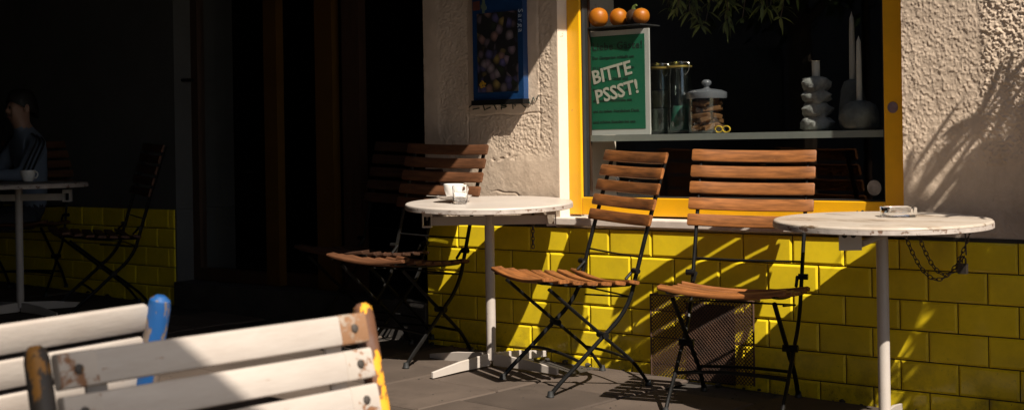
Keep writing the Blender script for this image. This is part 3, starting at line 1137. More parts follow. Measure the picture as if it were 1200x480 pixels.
# ================================================================== TABLES
def make_table(name, label, x, y, Rt, H, tilt_deg, topmat, style, spin=0.0, group='round white metal tables'):
    t = thing(name, label, 'table', (x, y, gz(x, y)), 0, group)
    tv = Vector((0.65, -0.757, 0)).normalized()
    rotm = Matrix.Translation((0, 0, H)) @ Matrix.Rotation(R(tilt_deg), 4, Vector((0, 0, 1)).cross(tv))
    m_ = MB()
    m_.lathe([(0.0001, 0.0), (Rt * 0.5, -0.0006), (Rt - 0.012, 0.0), (Rt - 0.004, -0.001), (Rt, -0.005), (Rt, -0.009)][::-1], 72)
    m_.xform(rotm)
    top = m_.build('tabletop', topmat, t, angle=60)
    m_ = MB()
    m_.lathe([(Rt - 0.03, -0.0095), (Rt - 0.004, -0.0095), (Rt + 0.0012, -0.010), (Rt + 0.0015, -0.024), (Rt - 0.002, -0.026), (Rt - 0.004, -0.012)], 72)
    m_.f = [q for q in m_.f if len(q) == 4]
    m_.xform(rotm)
    m_.build('rim', M['rim_steel'], top)
    m_ = MB()
    r0 = 0.0205
    m_.lathe([(r0, 0.03), (r0, H - 0.035), (r0 + 0.006, H - 0.034), (r0 + 0.006, H - 0.012)], 20)
    m_.build('post', M['grey_paint'] if style == 0 else M['white_enamel'], t)
    L_ = 0.36
    for k in range(4):
        m_ = MB()
        hw = 0.006
        vs = []
        for (d, hh, z0) in ((0.012, 0.052, 0.008), (L_ * 0.55, 0.042, 0.006), (L_, 0.026, 0.0)):
            vs += [(d, -hw, z0), (d, hw, z0), (d, hw, z0 + hh), (d, -hw, z0 + hh)]
        fs = [(3, 2, 1, 0), (8, 9, 10, 11)]
        for i in range(2):
            for q in range(4):
                l = (q + 1) % 4
                fs.append((i * 4 + q, i * 4 + l, i * 4 + 4 + l, i * 4 + 4 + q))
        m_.add(vs, fs)
        m_.xform(Matrix.Rotation(spin + k * math.pi / 2, 4, 'Z'))
        ft = m_.build('foot', M['white_enamel'], t, smooth=False)
        bv_ = ft.modifiers.new('bevel', 'BEVEL')
        bv_.width = 0.002
    # folding bracket below the top, running across the view
    ax = Vector((0.757, 0.654, 0))
    ay = Vector((-0.654, 0.757, 0))
    Bm = Matrix.Identity(4)
    Bm.col[0][:3] = ax
    Bm.col[1][:3] = ay
    if style == 0:
        m_ = MB()
        m_.box(-0.245, 0.245, -0.016, 0.016, H - 0.096, H - 0.060, Bm)
        m_.build('bracket', M['grey_paint'], t, smooth=False)
        for sx in (-1, 1):
            m_ = MB()
            m_.box(sx * 0.262 - 0.020, sx * 0.262 + 0.020, -0.024, 0.024, H - 0.104, H - 0.098, Bm)
            m_.box(sx * 0.262 - 0.020, sx * 0.262 + 0.020, -0.024, 0.024, H - 0.058, H - 0.040, Bm)
            m_.box(sx * 0.262 - 0.020, sx * 0.262 - 0.016, -0.024, 0.024, H - 0.0978, H - 0.0582, Bm)
            m_.box(sx * 0.262 + 0.016, sx * 0.262 + 0.020, -0.024, 0.024, H - 0.0978, H - 0.0582, Bm)
            m_.build('clamp', M['white_enamel'], t, smooth=False)
    else:
        m_ = MB()
        m_.box(-0.175, -0.100, -0.13, -0.126, H - 0.095, H - 0.030, Bm)
        pl_ = m_.build('bracket_plate', M['white_enamel'], t, smooth=False)
        for dx in (-0.157, -0.128):
            m_ = MB()
            m_.lathe([(0.0001, 0), (0.009, 0.0), (0.009, 0.002), (0.0001, 0.002)], 12)
            m_.xform(Bm @ Matrix.Translation((dx, -0.1304, H - 0.045)) @ Matrix.Rotation(R(90), 4, 'X'))
            m_.build('bolt_hole', M['black_hole'], pl_)
        m_ = MB()
        m_.tube([Bm @ Vector(q) for q in ((-0.10, -0.12, H - 0.075), (-0.02, -0.05, H - 0.055), (0.03, 0.0, H - 0.045), (0.14, -0.05, H - 0.035), (0.22, -0.09, H - 0.032))], 0.012, 8)
        m_.build('bracket', M['grey_paint'], t)
    return t


T1X, T1Y, T1H = 0.527, -0.376, 0.697
T2X, T2Y, T2H = 2.328, -0.398, 0.712
make_table('round_table', 'round white metal table with the coffee cup and water glass on it', T1X, T1Y, 0.354, T1H, 2.0, M['white_enamel'], 0)
make_table('round_table', 'round table with rust stained white top and glass ashtray, under the right window edge', T2X, T2Y, 0.362, T2H, 1.3, M['stained_enamel'], 1, spin=0.3)
make_table('round_table', 'dim round table in the shade in front of the seated man', -2.49, -0.80, 0.36, 0.70, 0.0, M['rim_steel'], 0)

# ---- chain hanging under the right table
def chain_mesh(path, link_len, r):
    mm = MB()
    P = [Vector(p) for p in path]
    d = [0]
    for i in range(1, len(P)):
        d.append(d[-1] + (P[i] - P[i - 1]).length)
    n = int(d[-1] / (link_len * 0.72))
    for k in range(n):
        s = (k + 0.5) / n * d[-1]
        i = max(j for j in range(len(d)) if d[j] <= s)
        i = min(i, len(P) - 2)
        u = (s - d[i]) / (d[i + 1] - d[i])
        c = P[i].lerp(P[i + 1], u)
        t = (P[i + 1] - P[i]).normalized()
        a = t.cross(Vector((0.65, -0.757, 0.1))).normalized()
        bq = t.cross(a)
        side = (a * 0.9 + bq * 0.3).normalized() if k % 2 else (a * 0.35 + bq * 0.9).normalized()
        w = link_len * 0.26
        hl = link_len / 2
        ring = []
        for q in range(12):
            an = 2 * math.pi * q / 12
            ring.append(c + t * (math.cos(an) * hl * (1.0 if abs(math.cos(an)) > .5 else 0.9)) + side * (math.sin(an) * w))
        mm.tube(ring, r, 5, closed=True)
    return mm


def sag(a, b, drop, n=16):
    a, b = Vector(a), Vector(b)
    return [a.lerp(b, i / n) + Vector((0, 0, -drop * 4 * (i / n) * (1 - i / n))) for i in range(n + 1)]


ch = thing('hanging_chain', 'dark steel chain with a padlock looping under the right table', 'chain', (0, 0, 0))
pA, pB = (2.355, -0.30, 0.668), (2.60, -0.30, 0.668)
chain_mesh(sag(pA, pB, 0.175), 0.023, 0.0018).build('chain_loop', M['chain'], ch)
chain_mesh(sag((2.405, -0.30, 0.668), (2.575, -0.305, 0.575), 0.105), 0.023, 0.0018).build('chain_loop', M['chain'], ch)
m = MB()
m.tube([(2.578, -0.30, 0.668), (2.582, -0.303, 0.58)], 0.0024, 6)
m.box(2.556, 2.586, -0.315, -0.298, 0.518, 0.552)
m.tube([(2.561, -0.306, 0.552), (2.561, -0.306, 0.568), (2.571, -0.306, 0.576), (2.581, -0.306, 0.568), (2.581, -0.306, 0.552)], 0.003, 6)
m.build('padlock', M['chain'], ch)
ch2 = thing('hanging_chain', 'short rusty chain end dangling below the coffee table', 'chain', (0, 0, 0))
chain_mesh([(0.655, -0.24, 0.690), (0.654, -0.242, 0.60), (0.652, -0.24, 0.53)], 0.022, 0.0026).build('chain_end', M['chain'], ch2)

# ================================================================== THINGS ON TABLES
zt1 = gz(T1X, T1Y) + T1H
t1n = 0.035


def on_top1(x, y):
    """height of the tilted top of table 1 at a world point"""
    tv = Vector((0.65, -0.757)).normalized()
    return zt1 - ((x - T1X) * tv.x + (y - T1Y) * tv.y) * math.tan(R(2.0))


cx, cy = 0.398, -0.455
cup = thing('coffee_cup', 'white china cup of milky coffee on its saucer', 'cup', (cx, cy, on_top1(cx, cy) + 0.0145))
m = MB()
m.lathe([(0.0001, 0.004), (0.022, 0.004), (0.029, 0.014), (0.036, 0.035), (0.0405, 0.060), (0.0425, 0.062), (0.0435, 0.060), (0.039, 0.034), (0.032, 0.012), (0.024, 0.0), (0.0001, 0.0)], 36)
m.build('cup_body', M['china'], cup, angle=50)
m = MB()
hd = Vector((0.757, 0.654, 0)) * 0.9 + Vector((0.65, -0.757, 0)) * 0.2
m.tube(smooth_path([hd * 0.040 + Vector((0, 0, 0.050)), hd * 0.058 + Vector((0, 0, 0.052)), hd * 0.066 + Vector((0, 0, 0.038)), hd * 0.056 + Vector((0, 0, 0.022)), hd * 0.033 + Vector((0, 0, 0.018))]), 0.0045, 8)
m.build('cup_handle', M['china'], cup)
m = MB()
m.lathe([(0.0375, 0.053), (0.0001, 0.0545)], 28)
m.build('coffee', M['coffee'], cup)
sau = thing('saucer', 'white saucer under the coffee cup', 'saucer', (cx, cy, on_top1(cx, cy) + 0.002))
m = MB()
m.lathe([(0.0001, 0.004), (0.03, 0.004), (0.052, 0.008), (0.076, 0.019), (0.078, 0.0185), (0.055, 0.004), (0.034, 0.0), (0.0001, 0.0)], 40)
m.v = [(a, b_, c + 0.006) for (a, b_, c) in m.v]
m.build('saucer_dish', M['china'], sau, angle=50)
m = MB()
q0 = Vector((-0.757, -0.654, 0))
m.tube(smooth_path([q0 * 0.045 + Vector((0.03, -0.03, 0.019)), q0 * 0.075 + Vector((0.02, -0.02, 0.024)), q0 * 0.115 + Vector((0.01, -0.01, 0.026))]), [0.0022] * 9, 6)
sp_ = thing('teaspoon', 'steel teaspoon resting on the saucer', 'spoon', (cx, cy, on_top1(cx, cy) + 0.003))
m.build('spoon_handle', M['steel'], sp_)
gx_, gy_ = 0.492, -0.515
wg = thing('water_glass', 'small clear glass of water beside the coffee cup', 'glass', (gx_, gy_, on_top1(gx_, gy_) + 0.002))
m = MB()
m.lathe([(0.0001, 0.0), (0.026, 0.0), (0.029, 0.004), (0.0345, 0.072), (0.0335, 0.0725), (0.0318, 0.0715), (0.0268, 0.012), (0.024, 0.010), (0.0001, 0.010)], 36)
m.build('tumbler', M['glass'], wg, angle=50)
m = MB()
m.lathe([(0.0001, 0.0105), (0.0235, 0.0105), (0.0264, 0.0125), (0.0296, 0.045), (0.0001, 0.045)], 32)
m.build('water', M['water'], wg, angle=50)

zt2 = gz(T2X, T2Y) + T2H
ax_, ay_ = 2.335, -0.285
tv = Vector((0.65, -0.757)).normalized()
az_ = zt2 - ((ax_ - T2X) * tv.x + (ay_ - T2Y) * tv.y) * math.tan(R(1.3))
ash = thing('ashtray', 'thick square cornered glass ashtray on the stained table', 'ashtray', (ax_, ay_, az_ + 0.001), R(41))
m = MB()


def sq_lathe(mm, prof, n=32, pw=5.0):
    vs = []
    for (r, z) in prof:
        for k in range(n):
            a = 2 * math.pi * k / n
            c_, s_ = math.cos(a), math.sin(a)
            q = (abs(c_) ** pw + abs(s_) ** pw) ** (-1 / pw)
            vs.append((r * q * c_, r * q * s_, z))
    fs = []
    for i in range(len(prof) - 1):
        for k in range(n):
            l = (k + 1) % n
            fs.append((i * n + k, i * n + l, (i + 1) * n + l, (i + 1) * n + k))
    fs.append(tuple(reversed(range(n))))
    fs.append(tuple((len(prof) - 1) * n + k for k in range(n)))
    mm.add(vs, fs)


sq_lathe(m, [(0.050, 0.0), (0.056, 0.004), (0.057, 0.030), (0.055, 0.034), (0.046, 0.034), (0.043, 0.030), (0.040, 0.014), (0.02, 0.012), (0.002, 0.012)])
m.build('ashtray_bowl', M['glass'], ash, angle=40)

# ================================================================== THINGS IN THE WINDOW
SZ = 1.003
sg = thing('notice_board', 'green BITTE PSSST notice with white border standing in the window', 'sign', (0.655, 0.150, SZ), R(3))
m = MB()
m.box(0.0, 0.325, 0, 0.008, 0.001, 0.458)
m.build('board', M['paper_white'], sg, smooth=False)
m = MB()
m.box(0.022, 0.303, -0.0012, -0.0002, 0.026, 0.436)
m.build('green_field', M['green_print'], sg, smooth=False)
wall_text('lettering', 'Liebe Gäste!', 0.046, (0.030, -0.0018, 0.375), M['ink_black'], sg, 0, bold=0.0006, spacing=1.12)
lines = ['Der Gastgarten schließt um', '22 Uhr, wir bitten Sie, beim', 'Verlassen an Gäste und', 'Nachbarn zu denken und', 'die andere Nachtruhe mit', 'uns zu teilen. Herzlichen Dank', 'und schöne Stunden bei uns.']
for i, s in enumerate(lines):
    wall_text('lettering', s, 0.0195, (0.030, -0.0018, 0.335 - i * 0.047), M['ink_black'], sg, 0)
wall_text('lettering', 'BITTE', 0.084, (0.032, -0.0026, 0.226), M['ink_white'], sg, R(-11), bold=0.0019, spacing=1.0)
wall_text('lettering', 'PSSST!', 0.084, (0.048, -0.0026, 0.140), M['ink_white'], sg, R(-11), bold=0.0019, spacing=1.0)


def orange(x, y, r, label, z0=1.480, matn='orange', sy=1.0):
    o_ = thing('orange' if matn == 'orange' else 'fruit', label, 'fruit', (x, y, z0))
    m_ = MB()
    pr = [(0.0001, 0.0)]
    for k in range(1, 14):
        a = math.pi * k / 14
        pr.append((r * math.sin(a) * (1 + 0.03 * math.sin(3 * a)), r * sy * (1 - math.cos(a))))
    pr.append((0.0001, 2 * r * sy - 0.002))
    m_.lathe(pr, 24)
    m_.build('peel', M[matn], o_, angle=80)
    m_ = MB()
    m_.tube([(0, 0, 2 * r * sy - 0.004), (0.002, 0, 2 * r * sy + 0.003)], 0.003, 6)
    m_.build('stalk', M['stem'], o_)
    return o_


orange(0.712, 0.165, 0.044, 'leftmost orange on the dark shelf above the green notice')
orange(0.792, 0.205, 0.041, 'second orange from the left above the green notice')
q = orange(0.878, 0.200, 0.036, 'dark fruit with a green stem between the oranges', matn='dark_fruit')
m = MB()
m.tube([(0, 0, 0.070), (0.004, 0, 0.082), (0.016, 0, 0.088)], [0.011, 0.009, 0.006], 8)
m.build('green_stem', M['stem'], q)
orange(0.938, 0.172, 0.038, 'rightmost orange, beside the dark fruit in the window', sy=0.92)


def clip_jar(x, y, r, hgt, label, fill):
    j = thing('preserving_jar', label, 'jar', (x, y, SZ + 0.0005), 0, 'glass jars on the window shelf')
    m_ = MB()
    t = 0.003
    m_.lathe([(0.0001, 0), (r * 0.92, 0), (r, 0.008), (r, hgt * 0.80), (r * 0.90, hgt * 0.86), (r * 0.90, hgt * 0.90), (r * 0.90 - t, hgt * 0.90), (r * 0.90 - t, hgt * 0.855), (r - t, hgt * 0.79), (r - t, 0.012), (0.0001, 0.008)], 32)
    m_.build('jar_body', M['jar_glass'], j, angle=50)
    m_ = MB()
    m_.lathe([(r * 0.98, hgt * 0.905), (r * 1.0, hgt * 0.91), (r * 1.0, hgt * 0.93)], 28)
    m_.build('seal_ring', M['brass'], j)
    m_ = MB()
    m_.lathe([(r * 0.96, hgt * 0.935), (r * 0.98, hgt * 0.95), (r * 0.9, hgt * 0.985), (0.0001, hgt)], 28)
    m_.build('jar_lid', M['jar_glass'], j, angle=50)
    m_ = MB()
    m_.tube(smooth_path([(r * 0.9, -r * 0.5, hgt * 0.80), (r * 1.12, -r * 0.4, hgt * 0.86), (r * 1.1, -r * 0.35, hgt * 0.96), (r * 0.6, -r * 0.6, hgt * 0.97)]), 0.0018, 6)
    m_.build('wire_clip', M['steel'], j)
    for (nm, prof, mt) in fill:
        m_ = MB()
        m_.lathe(prof, 24)
        m_.build(nm, mt, j)
    return j


r1 = 0.048
clip_jar(0.952, 0.29, r1, 0.315, 'tall clip top jar right beside the green notice', [
    ('grey_contents', [(0.0001, 0.013), (r1 - 0.005, 0.014), (r1 - 0.005, 0.11), (0.0001, 0.115)], mat('pale_grain', (0.20, 0.20, 0.17), 0.9, 0.3, 90.0, bump=0.5, bscale=200)),
    ('upper_contents', [(0.0001, 0.116), (r1 - 0.012, 0.116), (r1 - 0.010, 0.19), (0.0001, 0.192)], mat('straw_grain', (0.26, 0.22, 0.13), 0.9, 0.3, 90.0))])
r2 = 0.056
clip_jar(1.068, 0.265, r2, 0.315, 'tall clip top jar with a teal packet, second from the notice', [
    ('teal_packet', [(0.0001, 0.013), (r2 - 0.010, 0.016), (r2 - 0.016, 0.06), (r2 - 0.026, 0.12), (0.0001, 0.10)], M['teal'])])

rj = thing('biscuit_jar', 'squat glass jar full of brown rusks with a knobbed lid', 'jar', (1.225, 0.235, SZ + 0.0005), 0, 'glass jars on the window shelf')
rr_ = 0.080
m = MB()
m.lathe([(0.0001, 0), (rr_ * 0.95, 0), (rr_, 0.008), (rr_, 0.148), (rr_ - 0.003, 0.148), (rr_ - 0.003, 0.012), (0.0001, 0.008)], 36)
m.build('jar_body', M['jar_glass'], rj, angle=50)
m = MB()
m.lathe([(rr_ + 0.004, 0.146), (rr_ + 0.006, 0.150), (rr_ + 0.006, 0.172), (rr_ * 0.8, 0.182), (0.02, 0.188), (0.012, 0.192), (0.012, 0.200), (0.021, 0.208), (0.021, 0.218), (0.012, 0.226), (0.0001, 0.227)], 36)
m.f = m.f[1:] if len(m.f[0]) > 4 else m.f
m.build('jar_lid', M['lid_plastic'], rj, angle=50)
for k in range(22):
    m = MB()
    lv = k // 4
    a = k * 1.9
    m.box(-0.036, 0.036, -0.023, 0.023, -0.010, 0.010)
    m.v = [(x * (1 + 0.2 * math.sin(7 * x + k)), y, z + 6 * x * x) for (x, y, z) in m.v]
    m.xform(Matrix.Translation((0.032 * math.cos(a), 0.032 * math.sin(a), 0.022 + lv * 0.024)) @ Matrix.Rotation(a * 1.3, 4, 'Z') @ Matrix.Rotation(random.uniform(-0.3, 0.3), 4, 'X') @ Matrix.Rotation(random.uniform(-0.3, 0.3), 4, 'Y'))
    o = m.build('rusk', M['cookie'], rj, smooth=False)
    bv = o.modifiers.new('bevel', 'BEVEL')
    bv.width = 0.004
    bv.segments = 2
m = MB()
lp = []
for (ox) in (0.0, 0.036):
    m.tube([(1.312 + ox + 0.018 * math.cos(2 * math.pi * k / 14), 0.19, SZ + 0.016 + 0.013 * math.sin(2 * math.pi * k / 14)) for k in range(14)], 0.0032, 6, closed=True)
sc_ = thing('scissors', 'pair of scissors with yellow handles beside the rusk jar', 'scissors', (0, 0, 0))
m.build('handle', plain('yellow_plastic', (0.55, 0.36, 0.03), 0.4), sc_)
m = MB()
m.box(1.235, 1.30, 0.185, 0.188, SZ + 0.004, SZ + 0.014)
m.build('blade', M['steel'], sc_, smooth=False)


def knobbly(prof, seed, amp, n=28):
    random.seed(seed)
    m_ = MB()
    vs = []
    for i, (r, z) in enumerate(prof):
        for k in range(n):
            a = 2 * math.pi * k / n
            q = 1 + amp * math.sin(3 * a + i * 1.7 + seed) + amp * 0.7 * math.sin(5 * a - i * 2.3) + random.uniform(-amp, amp) * 0.5
            vs.append((r * q * math.cos(a), r * q * math.sin(a), z))
    fs = []
    for i in range(len(prof) - 1):
        for k in range(n):
            l = (k + 1) % n
            fs.append((i * n + k, i * n + l, (i + 1) * n + l, (i + 1) * n + k))
    fs.append(tuple(reversed(range(n))))
    fs.append(tuple((len(prof) - 1) * n + k for k in range(n)))
    m_.add(vs, fs)
    return m_


kh = thing('candle_holder', 'knobbly white stone holder with a candle stub in the window', 'candle holder', (1.742, 0.235, SZ), 0, 'candle holders on the window shelf')
prof = [(0.045, 0.0), (0.062, 0.012), (0.066, 0.035), (0.050, 0.052), (0.042, 0.058), (0.056, 0.070), (0.060, 0.090), (0.046, 0.108), (0.042, 0.114), (0.054, 0.126), (0.058, 0.145), (0.044, 0.158), (0.044, 0.162), (0.054, 0.174), (0.056, 0.195), (0.046, 0.212), (0.024, 0.218)]
knobbly(prof, 3, 0.11).build('stone_base', M['holder_white'], kh, angle=70)
m = MB()
m.lathe([(0.016, 0.214), (0.016, 0.270), (0.015, 0.278), (0.018, 0.281), (0.0001, 0.282)], 16)
m.build('candle', M['wax'], kh)
ks = thing('candle_holder', 'mossy round stone holding the shorter slim candle at the window corner', 'candle holder', (1.945, 0.205, SZ), 0, 'candle holders on the window shelf')
knobbly([(0.05, 0.0), (0.070, 0.015), (0.076, 0.045), (0.072, 0.075), (0.058, 0.098), (0.036, 0.112), (0.012, 0.116)], 5, 0.05).build('stone_base', M['holder_dark'], ks, angle=70)
m = MB()
m.lathe([(0.0115, 0.105), (0.0112, 0.20), (0.0100, 0.29), (0.0085, 0.345), (0.003, 0.358), (0.0008, 0.366)], 14)
m.build('candle', M['wax'], ks)
kt = thing('candle_holder', 'smaller stone behind it holding the taller slim candle', 'candle holder', (1.868, 0.30, SZ), 0, 'candle holders on the window shelf')
knobbly([(0.04, 0.0), (0.052, 0.02), (0.058, 0.06), (0.052, 0.11), (0.044, 0.16), (0.034, 0.195), (0.012, 0.204)], 9, 0.05).build('stone_base', M['holder_dark'], kt, angle=70)
m = MB()
m.lathe([(0.0125, 0.19), (0.0120, 0.30), (0.0105, 0.40), (0.0085, 0.445), (0.003, 0.460), (0.0008, 0.472)], 14)
m.build('candle', M['wax'], kt)


# hanging sprig at the top of the window
def leaf_mesh(mm, base_, d, length, width, droop, rr):
    d = d.normalized()
    side = d.cross(Vector((rr.gauss(0, 0.4), rr.gauss(0, 0.4), 1))).normalized()
    p0 = base_
    p1 = base_ + d * (length * 0.35) + Vector((0, 0, -droop * length * 0.12))
    p2 = base_ + d * (length * 0.72) + Vector((0, 0, -droop * length * 0.45))
    p3 = base_ + d * length + Vector((0, 0, -droop * length * 0.95))
    mm.add([p0, p1 - side * width / 2, p1 + side * width / 2, p2 - side * width * 0.4, p2 + side * width * 0.4, p3],
           [(0, 1, 2), (1, 3, 4, 2), (3, 5, 4)])


rr = random.Random(5)
gl_ = thing('hanging_plant', 'dim green leafy sprigs hanging from the top of the window', 'plant', (1.20, 0.36, 1.735))
m = MB()
lm = MB()
for k in range(26):
    x0 = rr.uniform(-0.30, 0.42)
    a = Vector((x0, rr.uniform(-0.06, 0.06), 0.12))
    e = a + Vector((rr.uniform(-0.10, 0.10), rr.uniform(-0.05, 0.05), -rr.uniform(0.16, 0.38)))
    mid = a.lerp(e, 0.5) + Vector((rr.uniform(-0.04, 0.04), 0, 0.02))
    pth = smooth_path([a, mid, e], 5)
    m.tube(pth, 0.0022, 5)
    for p_ in pth[2:]:
        for q in range(4):
            lm_d = Vector((rr.gauss(0, 1), rr.gauss(0, 0.6), rr.uniform(-0.9, 0.2)))
            leaf_mesh(lm, p_, lm_d, rr.uniform(0.035, 0.075), 0.015, 0.5, rr)
m.build('stems', M['bark'], gl_)
tag(lm.build('leaves', M['leaf_dim'], gl_), kind='stuff')

# ================================================================== WHITE SLATTED CHAIRS IN FRONT
def make_garden_chair(name, label, postmat_near, postmat_far, lean):
    """backrest along local x, chair faces local +y; top of the back at z = 0.775"""
    t = thing(name, label, 'chair', (0, 0, 0), 0, 'white slatted garden chairs in the foreground')
    HW = 0.233
    PR = 0.0165 if lean else 0.0142
    Lr = R(13)
    ud = Vector((0, -math.sin(Lr), math.cos(Lr)))
    nd = Vector((0, math.cos(Lr), math.sin(Lr)))
    zb = 0.40
    for i in range(6):
        s_ = 0.335 - i * 0.0475
        c = Vector((0, -0.19, zb)) + ud * s_ + nd * 0.012
        mm = slat_bar(-HW + 0.006, HW - 0.006, rrect(0.014, 0.0395, 0.0045), lambda q: Vector((0, 0, 0)), nd, ud, n=2)
        mm.xform(Matrix.Translation(c))
        sl_o = mm.build('back_slat', M['white_slat'], t)
        for sx in ((-1, 1) if not lean else ()):
            e = MB()
            pr = rrect(0.0150, 0.0402, 0.0045)
            x0, x1 = sx * (HW - 0.050), sx * (HW - 0.0025)
            e.sweep(pr, [(c + Vector((min(x0, x1), 0, 0)), nd, ud, 1.0), (c + Vector((max(x0, x1), 0, 0)), nd, ud, 1.0)])
            e.build('slat_end', M['rust_patch'] if (i == 0 and sx == -1) else M['rust_slat'], sl_o)
            e = MB()
            e.lathe([(0.006, 0), (0.0055, 0.002), (0.0001, 0.0035)], 10)
            q = Vector((0, 0, 1)).rotation_difference(nd).to_matrix().to_4x4()
            e.xform(Matrix.Translation(c + Vector((sx * (HW - 0.026), 0, 0)) + nd * 0.0076) @ q)
            e.build('screw', M['rust_dark'], sl_o)
    for sx, pm in ((-1, postmat_near), (1, postmat_far)):
        mm = MB()
        x = sx * (HW + 0.012)
        base_ = Vector((x, -0.19, zb))
        pts = [base_ + ud * 0.366, base_ + ud * 0.372 - ud * 0.004, base_ + ud * 0.35, base_ + ud * 0.2, base_, Vector((x, -0.16, 0.33)), Vector((x, -0.20, 0.18)), Vector((x, -0.27, 0.0))]
        pts = [base_ + ud * 0.368, base_ + ud * 0.362, base_ + ud * 0.350, base_ + ud * 0.2, base_, Vector((x, -0.175, 0.33)), Vector((x, -0.20, 0.18)), Vector((x, -0.27, 0.0))]
        mm.tube(pts, [0.45 * PR, 0.88 * PR, PR, PR, PR, PR, PR, 0.9 * PR], 16)
        mm.build('back_post', pm, t)
        mm = MB()
        mm.tube(smooth_path([(x, -0.17, 0.405), (x, 0.05, 0.42), (x, 0.20, 0.41), (x, 0.225, 0.36), (x, 0.235, 0.0)]), 0.0135, 12)
        mm.build('leg', pm, t)
    for i in range(7):
        y = 0.215 - i * 0.056
        mm = slat_bar(-HW, HW, rrect(0.046, 0.016, 0.004), lambda q: Vector((0, 0, 0)), Vector((0, 1, 0)), Vector((0, 0, 1)), n=2)
        mm.xform(Matrix.Translation((0, y, 0.443)))
        mm.build('seat_slat', M['white_slat'], t)
    for sx in ((-1, 1) if not lean else ()):
        mm = MB()
        x = sx * (HW - 0.055)
        base_ = Vector((x, -0.19, zb))
        mm.sweep(rrect(0.028, 0.006, 0.002), [(base_ + nd * 0.002 + ud * 0.045, Vector((1, 0, 0)), nd, 1.0), (base_ + nd * 0.002 + ud * 0.345, Vector((1, 0, 0)), nd, 1.0)])
        mm.build('back_strap', M['rust_slat'], t)
    return t


g1 = make_garden_chair('garden_chair', 'white slatted chair with orange rusted right post nearest the camera', M['rust_yellow'], M['rust_dark'], 0)
g2 = make_garden_chair('garden_chair', 'white slatted chair with chipped blue post behind the nearest one', M['rust_yellow'], M['blue_paint'], 1)


def put_back(o, P, ddir, face, zt):
    """place so that the middle of the back top sits at P (x,y), chair facing `face` degrees"""
    q = Quaternion((0, 0, 1), R(face - 90))
    off = q @ Vector((0, -0.273, 0.762))
    o.rotation_quaternion = q
    o.location = (P[0] - off.x, P[1] - off.y, zt - off.z)


put_back(g1, (3.108, -3.773), None, 0.0, 0.764)
put_back(g2, (2.878, -3.897), None, 191.0, 0.770)

